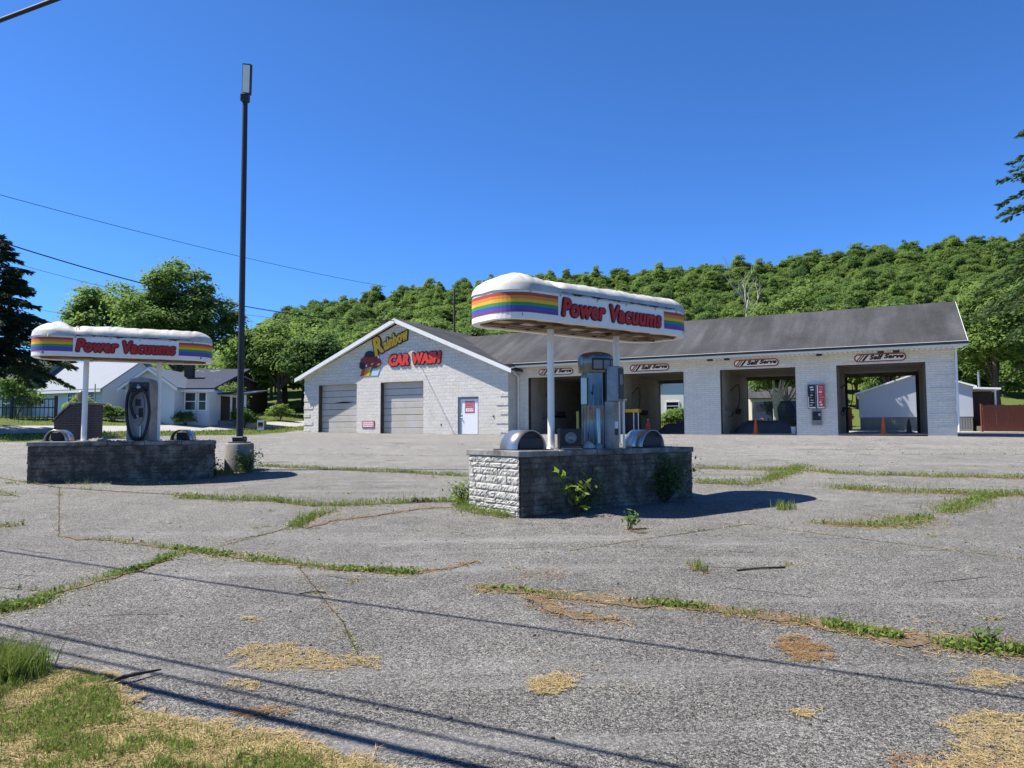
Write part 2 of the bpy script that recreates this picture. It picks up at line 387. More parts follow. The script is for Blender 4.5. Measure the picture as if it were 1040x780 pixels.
# ------------------------------------------------------------------ terrain
def sm(a, b, t):
    t = min(1, max(0, (t - a) / (b - a))); return t * t * (3 - 2 * t)
CREST = [(-400, 0), (-165, 0), (-120, 6), (-76, 20.5), (-61, 28), (-33, 32.5), (-11, 35.5), (22, 38.3), (50, 40.5), (78, 42.5), (106, 46), (145, 49), (400, 54), (4000, 40)]
def crest(x):
    for (a, h0), (b, h1) in zip(CREST, CREST[1:]):
        if a <= x <= b: return h0 + (h1 - h0) * (x - a) / (b - a)
    return 0.
E0 = (-19.6, 27.5); E1 = (-14.3, 45.6)
def left_of_edge(x, y):
    dx, dy = E1[0] - E0[0], E1[1] - E0[1]; l = math.hypot(dx, dy)
    return -((x - E0[0]) * dy - (y - E0[1]) * dx) / l
def H(x, y):
    a = .045 * max(y, -20); b = 1.37; k = .35
    h = max(k - abs(a - b), 0) / k
    z = min(a, b) - h * h * k * .25
    z -= .10 * math.exp(-(((x + 6.3) / 2.2) ** 2 + ((y - 14.6) / 1.4) ** 2))
    z -= .05 * math.exp(-(((x - 4) / 2.5) ** 2 + ((y - 11.3) / 1.6) ** 2))
    if y > 24:
        m = left_of_edge(x, y)
        if m > 0: z += min(.1 * m, 1.0) * sm(24, 30, y)
    if y > 41: z += min(.03 * (y - 41), .9)
    if y > 66:
        t = min(1, (y - 66) / 134.); z += crest(x * 200 / max(y, 66)) * t ** 1.4 if y <= 200 else crest(x) * max(0, 1 - ((y - 200) / 400) ** 2)
    return z

def lot_xl(y):
    if y < 24: return -60.
    if y < 27.5: return -60 + (E0[0] + 60) * sm(24, 27.5, y)
    if y < E1[1]: return E0[0] + (E1[0] - E0[0]) * (y - E0[1]) / (E1[1] - E0[1])
    return E1[0]
def in_lot(x, y): return -8 < y < 48 and lot_xl(y) < x < 60

def grid_mesh(name, xs, ys, fz, m):
    nx, ny = len(xs), len(ys)
    vs = [(x, y, fz(x, y)) for y in ys for x in xs]
    fs = [(j * nx + i, j * nx + i + 1, (j + 1) * nx + i + 1, (j + 1) * nx + i) for j in range(ny - 1) for i in range(nx - 1)]
    mb = MB(); mb.add(vs, fs, m, True); return mb.build(name)

def lin(a, b, st): return list(np.arange(a, b, st))
gx = [-3000, -1500, -800, -500] + lin(-400, -80, 10) + lin(-80, 80, 2) + lin(80, 400, 10) + [400, 600, 1000, 1800, 3000]
gy = [-3000, -1000, -300, -100] + lin(-40, 80, 2) + lin(80, 220, 5) + lin(220, 620, 20) + [620, 1000, 2000, 4000]
tag(grid_mesh('ground', gx, gy, lambda x, y: H(x, y) - (.22 if (in_lot(x, y) and in_lot(x - 2, y) and in_lot(x + 2, y) and in_lot(x, y + 2)) else .012), 'ground'), kind='structure')

ys = lin(-8, 48.01, .5); NC = 150
vs = []; fs = []
for y in ys:
    xl = lot_xl(y)
    for i in range(NC + 1):
        t = i / NC; x = xl + (60 - xl) * t; vs.append((x, y, H(x, y) + .02 * noise.noise(Vector((x * .18, y * .18, 3)))))
for j in range(len(ys) - 1):
    for i in range(NC):
        k = j * (NC + 1) + i; fs.append((k, k + 1, k + NC + 2, k + NC + 1))
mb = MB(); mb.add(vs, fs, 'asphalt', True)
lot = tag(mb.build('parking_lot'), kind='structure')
def G(x, y): return H(x, y) + .02 * noise.noise(Vector((x * .18, y * .18, 3)))

# thin dark cracks, a few millimetres above the lot surface
def ribbon(mb, pts, w, m, lift=.004, jit=.5, step=.12):
    P = []
    for (a, b) in zip(pts, pts[1:]):
        L = math.dist(a, b); n = max(1, int(L / step))
        for i in range(n): P.append((a[0] + (b[0] - a[0]) * i / n, a[1] + (b[1] - a[1]) * i / n))
    P.append(pts[-1]); vs = []; sd = random.random() * 99
    for i, p in enumerate(P):
        q0 = P[max(0, i - 1)]; q1 = P[min(len(P) - 1, i + 1)]; dx, dy = q1[0] - q0[0], q1[1] - q0[1]; l = math.hypot(dx, dy) or 1
        nx, ny = -dy / l, dx / l; end = min(1, min(i, len(P) - 1 - i) / 3 + .12)
        o = w * jit * noise.noise(Vector((i * .35, sd, 0)))
        for sgn in (-1, 1):
            ww = w * end * (.5 + jit * noise.noise(Vector((i * .6, sd, sgn * 5)))); ww = max(ww, .004)
            x, y = p[0] + nx * (o + sgn * ww), p[1] + ny * (o + sgn * ww); vs.append((x, y, G(x, y) + lift))
    mb.add(vs, [(2 * i, 2 * i + 1, 2 * i + 3, 2 * i + 2) for i in range(len(P) - 1)], m)

C1 = [(-4.1, 5.3), (-3.92, 5.59), (-3.8, 5.75), (-3.79, 6.1), (-3.68, 6.49), (-3.51, 7.01), (-3.46, 7.63), (-3.23, 7.83)]
C2 = [(-5.28, 8.46), (-4.6, 8.28), (-3.79, 7.89), (-2.94, 7.48), (-2.11, 7.08), (-1.63, 6.87), (-0.9, 6.66)]
C2b = [(-0.9, 6.72), (-0.61, 6.85), (-0.34, 7.14)]
C3 = [(-3.26, 8.14), (-2.88, 8.67), (-2.75, 9.2), (-2.64, 10.21)]
C4 = [(-5.39, 11.66), (-3.77, 11.3), (-2.93, 10.77), (-2.09, 10.95), (-1.37, 11.14), (-0.89, 11.24)]
C4b = [(-2.72, 8.99), (-2.69, 9.8), (-2.59, 10.3)]
C4c = [(-2.54, 8.92), (-2.38, 9.48), (-1.88, 9.86), (-1.35, 10.46), (-0.87, 10.64)]
PL = [(-0.86, 11.3), (-0.55, 10.3), (-0.05, 9.68)]
C5 = [(-11.18, 15.19), (-10.48, 14.8), (-8.31, 13.28), (-6.66, 12.54), (-4.88, 11.77)]
C6 = [(-6.11, 17.22), (-4.26, 16.45), (-2.33, 15.54), (-0.91, 14.72)]
C7 = [(-0.3, 6.15), (-0.01, 6.09), (0.39, 5.87), (0.92, 5.7), (1.34, 5.57), (1.85, 5.32), (2.24, 5.07), (2.51, 4.86), (2.89, 4.69), (3.3, 4.56), (3.8, 4.3)]
C7s = [(0.15, 5.88), (0.32, 5.45), (0.57, 5.31), (0.77, 5.21)]
C8a = [(3.42, 13.59), (4.32, 13.26), (5.06, 14.04), (5.83, 15.3), (6.66, 16.58)]
C8b = [(4.13, 16.42), (5.21, 15.94), (6.3, 15.7), (6.88, 14.88), (8.27, 14.47), (9.31, 14.27), (10.33, 14.07), (12.5, 13.5)]
C9 = [(5.65, 12.8), (6.39, 12.37), (7.23, 12.1), (8.58, 11.7), (11, 10.9)]
C9b = [(6.0, 10.05), (6.99, 11.07), (7.91, 11.84)]
C10 = [(3.93, 9.22), (4.24, 9.08), (4.61, 9.07), (5.17, 9.42), (5.54, 9.73)]
C11 = [(-8.13, 11.95), (-8.99, 12.47)]
C12 = [(-6.55, 9.0), (-6.22, 9.26)]
FAR = [[(-9, 21), (2, 19.5), (12, 20), (24, 19)], [(-6, 25), (6, 24.2), (18, 24.5), (30, 23)], [(4, 15), (4.2, 19), (3.6, 24)], [(9, 21.8), (16, 21.5), (22, 21)]]

mb = MB()
for c in FAR: ribbon(mb, c, .03, 'crack', .004, .5, .4)
SEAMS = [[(-6.8, 6.9), (-3.9, 6.1)], [(-3.23, 7.83), (-2.88, 8.67)], [(-8.31, 13.28), (-5.28, 8.46)], [(2.2, 16), (9.5, 12.4)], [(0.6, 7.6), (3.2, 9.3)], [(5.54, 9.73), (6.0, 10.05)], [(-12, 18.5), (-6.5, 17.3)], [(1.2, 17.8), (6.6, 16.6), (14, 16.2)], [(5.2, 7.0), (3.1, 9.0)], [(-2.1, 7.08), (-1.2, 5.2), (-.9, 4.4)]]
for c in SEAMS: ribbon(mb, c, .011, 'crack', .004, .7)
for c in (C3, C4, C5, C6, C8b, C9): ribbon(mb, c, .02, 'crack', .004)
ribbon(mb, C4c, .05, 'crack', .006); ribbon(mb, C2b, .05, 'soil', .005)
for k in range(110):
    x, y = random.uniform(-7, 9), random.uniform(4.5, 17); a = random.uniform(-.5, .4); L = random.uniform(.15, .7)
    ribbon(mb, [(x, y), (x + L * math.cos(a) * .5, y + L * math.sin(a) * .5 + random.uniform(-.04, .04)), (x + L * math.cos(a), y + L * math.sin(a))], random.uniform(.004, .012), 'crack', .004, .6, .06)
tag(mb.build('asphalt_cracks', fix=False), kind='structure')

# ribbons of bare soil in the overgrown joints
mb = MB()
for c, w in ((C1, .1), (C2, .09), (C2b, .05), (C4, .10), (C4b, .12), (C4c, .07), (C7, .15), (C7s, .10), (C8a, .16), (C8b, .12), (C9, .15), (C9b, .14), (C10, .17), (C5, .05), (C6, .1), (PL, .18), (C11, .06)):
    ribbon(mb, c, w, 'soil', .007, .7, .08)
tag(mb.build('bare_soil', fix=False), kind='stuff', label='strips of brown soil and moss filling the joints of the worn asphalt', cat='soil')

# ---------------------------------------------------- blades and leaves scattered on the ground
def blades(P, h, w, lean=.4, seg=1):
    """triangular blades at points P (n,3)"""
    n = len(P); ang = rng.uniform(0, 2 * np.pi, n); h = h * rng.uniform(.45, 1.25, n); w = w * rng.uniform(.6, 1.3, n)
    la = rng.uniform(0, 2 * np.pi, n); ll = rng.uniform(0, lean, n) * h
    t = np.stack([np.cos(ang), np.sin(ang), np.zeros(n)], 1) * (w / 2)[:, None]
    tip = P + np.stack([np.cos(la) * ll, np.sin(la) * ll, h], 1)
    mid = P + np.stack([np.cos(la) * ll * .35, np.sin(la) * ll * .35, h * .55], 1)
    v = np.empty((n, 4, 3)); v[:, 0] = P - t; v[:, 1] = P + t; v[:, 2] = mid + t * .7; v[:, 3] = tip
    v2 = np.empty((n, 4, 3)); v2[:, 0] = P - t; v2[:, 1] = mid + t * .7; v2[:, 2] = tip; v2[:, 3] = mid - t * .7
    v[:, 3] = mid - t * .7
    v2[:, 0] = mid - t * .7; v2[:, 1] = mid + t * .7; v2[:, 2] = tip; v2[:, 3] = tip + t * .05
    return np.concatenate([v.reshape(-1, 3), v2.reshape(-1, 3)])
def lying(P, L, w):
    n = len(P); a = rng.uniform(0, 2 * np.pi, n); L = L * rng.uniform(.4, 1.3, n); el = rng.uniform(-.03, .20, n)
    d = np.stack([np.cos(a) * np.cos(el), np.sin(a) * np.cos(el), np.abs(np.sin(el))], 1) * L[:, None]
    t = np.stack([-np.sin(a), np.cos(a), rng.uniform(-.5, .5, n)], 1) * (w * rng.uniform(.6, 1.4, n) / 2)[:, None]
    v = np.empty((n, 4, 3)); v[:, 0] = P - t; v[:, 1] = P + t; v[:, 2] = P + d + t * .5; v[:, 3] = P + d - t * .5
    return v.reshape(-1, 3)
def leaves(P, s, up=.5):
    """diamond leaves with random tilt"""
    n = len(P); nn = rng.normal(size=(n, 3)); nn[:, 2] = np.abs(nn[:, 2]) + up; nn /= np.linalg.norm(nn, axis=1)[:, None]
    a = np.cross(nn, rng.normal(size=(n, 3))); a /= np.linalg.norm(a, axis=1)[:, None]; b = np.cross(nn, a)
    s = s * rng.uniform(.6, 1.35, n)[:, None]
    v = np.empty((n, 4, 3)); v[:, 0] = P - a * s; v[:, 1] = P - b * s * .42; v[:, 2] = P + a * s; v[:, 3] = P + b * s * .42
    return v.reshape(-1, 3)
def along(pts, n, w, clump=.0):
    seg = np.array(pts); L = np.linalg.norm(np.diff(seg, axis=0), axis=1); cum = np.concatenate([[0], np.cumsum(L)])
    t = rng.uniform(0, cum[-1], n)
    if clump > 0:
        ph = rng.uniform(0, 99); keep = np.array([noise.noise(Vector((q * 2.1, ph, 0))) + .5 * noise.noise(Vector((q * 7, ph, 3))) > clump - .22 + .26 * noise.noise(Vector((q * .8, ph, 7))) for q in t]); t = t[keep]
    x = np.interp(t, cum, seg[:, 0]); y = np.interp(t, cum, seg[:, 1])
    wv = w * (.7 + 1.0 * np.array([noise.noise(Vector((q * 1.3, 5, 1))) for q in t])); x += rng.normal(0, 1, len(t)) * wv; y += rng.normal(0, 1, len(t)) * wv
    return np.array([(a, b, G(a, b) + .004) for a, b in zip(x, y)]).reshape(-1, 3)
def inpoly(poly, n, ragged=True):
    p = np.array(poly); x0, y0 = p.min(0); x1, y1 = p.max(0); out = []
    while len(out) < n:
        x, y = random.uniform(x0, x1), random.uniform(y0, y1); c = False; j = len(p) - 1
        jx, jy = x + .12 * noise.noise(Vector((x * 7, y * 7, 0))) + .07 * noise.noise(Vector((x * 22, y * 22, 3))), y + .10 * noise.noise(Vector((x * 7, y * 7, 7))) + .06 * noise.noise(Vector((x * 22, y * 22, 9)))
        if ragged and noise.noise(Vector((x * 11, y * 16, 2))) + .7 * noise.noise(Vector((x * 31, y * 40, 5))) < random.uniform(-.75, .15): continue
        for i in range(len(p)):
            if (p[i][1] > jy) != (p[j][1] > jy) and jx < (p[j][0] - p[i][0]) * (jy - p[i][1]) / (p[j][1] - p[i][1]) + p[i][0]: c = not c
            j = i
        if c: out.append((x, y, G(x, y) + .006))
    return np.array(out)

gr = []; wd = []; st = []; bs = []
def weedline(c, per_m, w, h=.07, clump=.2, straw=.5, leafy=.6, brown=.0):
    L = sum(math.dist(a, b) for a, b in zip(c, c[1:])); n = int(per_m * L)
    P = along(c, int(n * .8), w * 1.1, clump); gr.append(blades(P, h * .55, .0075, 1.0)); Q = P[::7]; gr.append(blades(Q, h * 1.15, .006, .7))
    P = along(c, int(n * leafy), w * .9, clump + .12); P[:, 2] += rng.uniform(0, h * .5, len(P)); wd.append(leaves(P, .022, .25))
    if straw: st.append(lying(along(c, int(n * straw * 1.3), w * 1.6), .06, .0045))
    if brown: bs.append(lying(along(c, int(n * brown), w * 1.6), .07, .007))
weedline(C1, 420, .075, .07, .05, .35, 1.0)
weedline([(-4.2, 5.2), (-3.75, 5.75)], 900, .13, .10, 0, .3, 1.)
weedline(C2[:3], 150, .06, .06, .35, .5)
weedline(C2[2:], 420, .07, .07, .02, .9, .8)
weedline([(-1.35, 6.78), (-0.9, 6.66)], 300, .08, .1, 0, .5, .8)
weedline(C2b, 40, .05, .04, .3, .5, .3, 5.)
weedline(C3, 70, .06, .08, .4); weedline(C4, 420, .12, .14, -.02, .5); weedline(C4b, 380, .10, .13, .0, .8)
weedline(C4c, 50, .06, .05, .3, .5, .3, 3.); weedline(PL, 520, .13, .17, .0, .3, .7)
weedline(C5, 130, .09, .09, .35); weedline(C6, 300, .13, .12, .0, .9); weedline(C11, 150, .07, .1, .2); weedline(C12, 300, .06, .1, 0, 1.)
weedline(C7[:4], 420, .06, .05, .1, 1.2, .5, .8)
weedline(C7[3:6], 420, .06, .07, .1, .8, 1.4, .6); weedline([(1.05, 5.66), (1.5, 5.5)], 420, .06, .1, 0, .3, 1.6)
weedline(C7[5:], 300, .08, .08, .25, .8, 1.2, 2.2); weedline([(2.2, 5.1), (2.55, 4.84)], 520, .06, .1, 0, .3, 1.3); weedline([(2.75, 4.7), (3.5, 4.45)], 600, .08, .10, 0, .3, 1.4)
weedline(C7s, 30, .06, .03, .4, .8, .2, 16.)
weedline(C8a, 380, .2, .15, -.05, .8); weedline(C8b, 330, .17, .14, .0, 1.0, .5, .8); weedline(C9, 380, .19, .15, -.06, 1.0, .6, .9)
weedline(C9b, 420, .17, .15, -.05, .8); weedline(C10, 420, .17, .10, .0, .5, .6, 1.4)
for c in FAR: weedline(c, 26, .14, .09, .35, .4)
for c in SEAMS: weedline(c, 34, .03, .05, .38, .8, .5, .4)
for k in range(70):
    x, y = random.uniform(-7, 12), random.uniform(4, 24); c = [(x, y), (x + .08, y + .02)]
    weedline(c, 120, .04, .03, -1, 1., .4, 1.)
weedline([(-10.4, 13.95), (-9, 13.75), (-7.4, 14.0), (-6, 14.4)], 120, .12, .12, .2, .5, .6)
weedline([(0.3, 9.5), (1.3, 10.2)], 60, .06, .08, .3, .5, .6)
# building foot and the far lot edge
weedline([(-13.2, 45.6), (-4.5, 41.2)], 60, .12, .14, .15, .5); weedline([(-3.4, 40.6), (0, 38.9)], 60, .1, .12, .2, .4)
weedline([(-19.4, 27.4), (-14.5, 45.2)], 60, .25, .16, .0, .3); weedline([(-30, 25.2), (-19.6, 27.6)], 60, .2, .14, .0, .3)
# base of the lamp post
weedline([(-6.9, 15.9), (-6.2, 15.75), (-5.7, 16.1)], 380, .16, .22, .0, .2, 1.2)

S = {'S1': [(-1.76, 4.67), (-1.67, 4.82), (-1.41, 4.74), (-1.19, 4.63), (-0.79, 4.49), (-0.74, 4.38), (-1.12, 4.37), (-1.36, 4.31), (-1.63, 4.4)],
     'S2': [(-1.98, 5.33), (-1.93, 5.4), (-1.82, 5.31), (-1.87, 5.24)], 'S3': [(0.1, 4.21), (0.22, 4.24), (0.39, 4.21), (0.35, 4.04), (0.21, 3.95), (0.09, 3.98)],
     'S4': [(1.42, 3.75), (1.57, 3.73), (1.54, 3.67), (1.41, 3.67)], 'S11': [(-1.63, 4.19), (-1.35, 4.09), (-1.39, 4.03), (-1.58, 4.1)],
     'S6': [(2.62, 4.31), (2.74, 4.28), (2.9, 4.06), (2.63, 4.02), (2.48, 4.08)], 'S7': [(2.09, 3.67), (2.38, 3.73), (2.9, 3.69), (2.6, 3.0), (1.65, 3.04), (1.82, 3.28), (2.05, 3.32)]}
for k in range(26):   # thin drifts of clippings blown over the asphalt
    x, y = random.uniform(-4, 5), random.uniform(3.4, 10); c = [(x - .25, y - .05), (x + .25, y - .1), (x + .3, y + .06), (x - .2, y + .09)]
    (st if random.random() < .6 else bs).append(lying(inpoly(c, random.randint(12, 60)), .035, .003))
for k, n in (('S1', 1500), ('S2', 90), ('S3', 620), ('S4', 110), ('S11', 120), ('S6', 420), ('S7', 3600)): st.append(lying(inpoly(S[k], int(n * 2.2)), .038, .003))
B = {'S5': [(1.73, 4.83), (1.9, 4.91), (2.01, 4.73), (1.96, 4.51), (1.8, 4.41), (1.64, 4.47)], 'S8': [(-1.47, 3.85), (-1.16, 3.78), (-1.14, 3.69), (-1.39, 3.71)],
     'S9': [(0.23, 6.92), (0.51, 6.88), (0.42, 6.37), (-0.01, 6.38)], 'S10': [(2.89, 11.83), (3.85, 11.81), (4.12, 11.24), (3.26, 10.94)],
     'S7b': [(1.7, 3.3), (2.3, 3.2), (2.7, 3.0), (1.5, 2.9)], 't1': [(1.33, 8.8), (1.45, 8.75), (1.6, 8.55), (1.5, 8.5)], 't2': [(1.66, 6.95), (1.74, 6.95), (1.78, 6.6), (1.73, 6.55)]}
for k, n in (('S5', 1000), ('S8', 150), ('S9', 160), ('S10', 260), ('S7b', 700), ('t1', 260), ('t2', 220)): bs.append(lying(inpoly(B[k], int(n * 2)), .036, .0035))
gr.append(blades(inpoly(B['t2'], 60), .08, .009, .7)); gr.append(blades(along([(3.85, 10.5), (4.05, 10.6)], 120, .1), .14, .012, .6))

# verge at the near left corner: tall green grass, short turf and trampled straw
VERGE = [(-4.6, 4.62), (-3.54, 4.55), (-3.13, 4.48), (-2.68, 4.35), (-2.3, 4.27), (-1.95, 3.81), (-1.56, 3.64), (-1.18, 3.53), (-0.86, 3.37), (-0.6, 3.22), (-0.33, 3.05), (.2, 2.3), (-4.6, 2.3)]
mb = MB(); vs = []
def verge_pt(t, r):
    n = len(VERGE); i = int(t * (n - 2)); i = min(i, n - 3); f = t * (n - 2) - i
    return None
xs = lin(-4.6, .25, .06); ys2 = lin(2.3, 4.7, .06)
def vtop(x):
    for (a, b) in zip(VERGE[:12], VERGE[1:12]):
        if a[0] <= x <= b[0]: return a[1] + (b[1] - a[1]) * (x - a[0]) / (b[0] - a[0])
    return 2.3
nv = len(xs); rows = 26
for j in range(rows + 1):
    for x in xs:
        t = j / rows; yt = vtop(x) + .07 * noise.noise(Vector((x * 5, 0, 2))); y = 2.2 + (yt - 2.2) * t
        d = (1 - t) * (yt - 2.2); vs.append((x, y, G(x, y) + .008 + min(.05, d * .09) + .018 * noise.noise(Vector((x * 6, y * 6, 1))) * min(1, d * 6)))
mb.add(vs, [(j * nv + i, j * nv + i + 1, (j + 1) * nv + i + 1, (j + 1) * nv + i) for j in range(rows) for i in range(nv - 1)], 'thatch', True)
tag(mb.build('grass_verge'), kind='structure')
P = inpoly(VERGE, 70000, False); e = np.array([vtop(p[0]) - p[1] for p in P]); P[:, 2] += .006 + np.clip(e * .09, 0, .05) + np.array([.018 * noise.noise(Vector((p[0] * 6, p[1] * 6, 1))) for p in P]) * np.clip(e * 6, 0, 1)
cl = np.array([noise.noise(Vector((p[0] * 2.6, p[1] * 2.6, 4))) for p in P])
n2_ = np.array([noise.noise(Vector((p[0] * 8, p[1] * 8, 9))) for p in P])
green = (e > .10) & (cl + .6 * n2_ + np.clip(e * .5, 0, .35) > .22) & (P[:, 0] < -.45)
gr.append(blades(P[green], .042, .0045, 1.1))
thin = P[(~green) & (e > .05)][:9000]; gr.append(blades(thin, .035, .004, 1.2))
tall = P[(P[:, 0] < -2.75 + .35 * cl) & (e > .06) & (P[:, 1] > 3.5) & (n2_ > -.25)]; gr.append(blades(np.repeat(tall, 2, 0) + rng.normal(0, .03, (len(tall) * 2, 3)) * [1, 1, 0], .17, .0065, .8))
wd.append(leaves(P[green][:5000] + rng.uniform(0, .03, (len(P[green][:5000]), 1)) * [0, 0, 1], .012))
st.append(lying(P[rng.random(len(P)) < .75], .045, .0028)); st.append(lying(P[~green] + [0, 0, .004], .045, .0028)); bs.append(lying(P[rng.random(len(P)) < .12], .05, .003))
tag(np_mesh('weeds_and_grass', np.concatenate(gr), 4, 'grass'), kind='stuff', label='thin green grass blades growing in the pavement joints and on the verge', cat='grass')
tag(np_mesh('leafy_weeds', np.concatenate(wd), 4, 'weed'), kind='stuff', label='small broad weed leaves crowding the joints of the old asphalt', cat='weeds')
tag(np_mesh('dry_straw', np.concatenate(st), 4, 'straw'), kind='stuff', label='pale dry grass clippings lying in patches on the asphalt and verge', cat='straw')
tag(np_mesh('brown_clippings', np.concatenate(bs), 4, 'brown_straw'), kind='stuff', label='brown rotted grass clippings lying along the asphalt joints', cat='clippings')

# far lawn tufts, street and kerb on the left
def street_pt(s, off): # along the lot edge
    dx, dy = E1[0] - E0[0], E1[1] - E0[1]; l = math.hypot(dx, dy); dx, dy = dx / l, dy / l
    return (E0[0] + dx * s - dy * off, E0[1] + dy * s + dx * off)
vs = []; fs = []
for i in range(60):
    s_ = -20 + i * 1.6
    for o_ in (2.3, 3.3, 4.3, 5.3):
        x, y = street_pt(s_, o_); vs.append((x, y, H(x, y) + .01 if y > 24 else H(x, y) - .3))
for i in range(59):
    for j in range(3):
        k = i * 4 + j; fs.append((k, k + 1, k + 5, k + 4))
mb = MB(); mb.add(vs, fs, 'gravel', True); tag(mb.build('street'), kind='structure')
vs = []; fs = []
for i, x in enumerate(np.linspace(19.5, 60, 30)):
    for j, y in enumerate(np.linspace(41.5, 47.9, 5)): vs.append((x, y, G(x, y) + .02))
for i in range(29):
    for j in range(4): k = i * 5 + j; fs.append((k, k + 1, k + 6, k + 5))
mb = MB(); mb.add(vs, fs, 'gravel', True); tag(mb.build('gravel_drive'), kind='structure')
P = []
for k in range(9000):
    s_, o_ = random.uniform(-12, 40), random.choice((random.uniform(.1, 2.2), random.uniform(5.5, 16)))
    x, y = street_pt(s_, o_)
    if y > 25: P.append((x, y, H(x, y)))
tag(np_mesh('lawn_grass', blades(np.array(P), .13, .05, .8), 4, 'grass'), kind='stuff', label='short lawn grass beside the street on the left', cat='grass')

# ------------------------------------------------------------------ the two vacuum islands
def rr(hl, hw, r, n=10):
    """rounded rectangle, counter-clockwise, starting at the middle of the front (-y) side"""
    pts = [(0, -hw)]
    for (cx, cy, a0) in ((hl - r, -hw + r, -90), (hl - r, hw - r, 0), (-hl + r, hw - r, 90), (-hl + r, -hw + r, 180)):
        for k in range(n + 1):
            a = R(a0 + 90 * k / n); pts.append((cx + r * math.cos(a), cy + r * math.sin(a)))
    return pts
def dens(pts, step=.08):
    out = []
    for i, a in enumerate(pts):
        b = pts[(i + 1) % len(pts)]; n = max(1, int(math.dist(a, b) / step))
        for k in range(n): out.append((a[0] + (b[0] - a[0]) * k / n, a[1] + (b[1] - a[1]) * k / n))
    return out

def rough_course_wall(mb, L, W, h, rh, bl, m):
    """split faced blocks laid in courses round a L x W rectangle"""
    hs_ = []
    while sum(hs_) < h + .10: hs_.append(random.choice((.07, .085, .10, .115)))
    f_ = (h + .16) / sum(hs_); hs_ = [q * f_ for q in hs_]; nc = len(hs_)
    sides = [((-L / 2, -W / 2), (1, 0), L, (0, -1)), ((L / 2, -W / 2), (0, 1), W, (1, 0)), ((L / 2, W / 2), (-1, 0), L, (0, 1)), ((-L / 2, W / 2), (0, -1), W, (-1, 0))]
    for si, (o, d, ln, nn) in enumerate(sides):
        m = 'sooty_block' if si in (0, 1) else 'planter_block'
        for c in range(nc):
            z0 = -.16 + sum(hs_[:c]); z1 = z0 + hs_[c] - .005; x = 0.; off = random.uniform(.1, bl)
            cuts = [0.]; q = off
            while q < ln - .08: cuts.append(q); q += bl * random.uniform(.6, 1.35)
            cuts.append(ln)
            for a, b in zip(cuts, cuts[1:]):
                if b - a < .03: continue
                a2, b2 = a + .003, b - .003; pr = random.uniform(0, .014); nx = max(2, int((b2 - a2) / .024)); nz = 4; vs = []; sd = random.random() * 50
                for j in range(nz + 1):
                    for i in range(nx + 1):
                        s_ = a2 + (b2 - a2) * i / nx; z = z0 + (z1 - z0) * j / nz
                        edge = i in (0, nx) or j in (0, nz)
                        p = pr + (0.005 + random.uniform(0, .006) if edge else .010 + .012 * noise.noise(Vector((s_ * 9, z * 9, sd))) + random.uniform(0, .015))
                        vs.append((o[0] + d[0] * s_ + nn[0] * p, o[1] + d[1] * s_ + nn[1] * p, z))
                mb.add(vs, [(j * (nx + 1) + i, j * (nx + 1) + i + 1, (j + 1) * (nx + 1) + i + 1, (j + 1) * (nx + 1) + i) for j in range(nz) for i in range(nx)], m)
    mb.box(-L / 2 + .004, L / 2 - .004, -W / 2 + .004, W / 2 - .004, -.2, h - .002, 'sooty_block')

def planter(label, loc, rz, L, W, h):
    t = thing('block_planter', label, 'planter', loc, rz, 'block planters under the vacuum canopies')
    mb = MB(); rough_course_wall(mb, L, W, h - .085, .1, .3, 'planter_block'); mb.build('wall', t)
    mb = MB(); n = 5
    for i in range(n):
        a = -L / 2 - .04 + i * (L + .08) / n; b = a + (L + .08) / n - .006; j = random.uniform(-.008, .008)
        mb.bev(a, b, -W / 2 - .04 + j, W / 2 + .04 + j, h - .085, h + random.uniform(-.006, .002), 'cap_stone', .012)
    mb.build('cap', t)
    mb = MB()
    for k in range(60):
        x, y = random.uniform(-L / 2, L / 2), random.uniform(-W / 2 + .1, W / 2); s_ = random.uniform(.008, .03)
        mb.lathe([(s_, 0), (s_ * .8, s_ * .7), (0.001, s_)], 'concrete', 6, (x, y, h - .006), False)
    mb.build('rubble', t)['kind'] = 'stuff'
    return t

FZ = .42  # fascia height
def text_on(parent, body, x0, z0, w, h, y, m, mo, ol, fat, shear, extr=.014, name='lettering'):
    o = text_mb(body, w, h, m, fat, shear, extr).build(name, parent, (x0, y - .008, z0), fix=False)
    text_mb(body, w + ol * 2, h + ol * 2, mo, fat + ol, shear, .006).build('outline', o, (-ol, .006, -ol), fix=False)
    return o

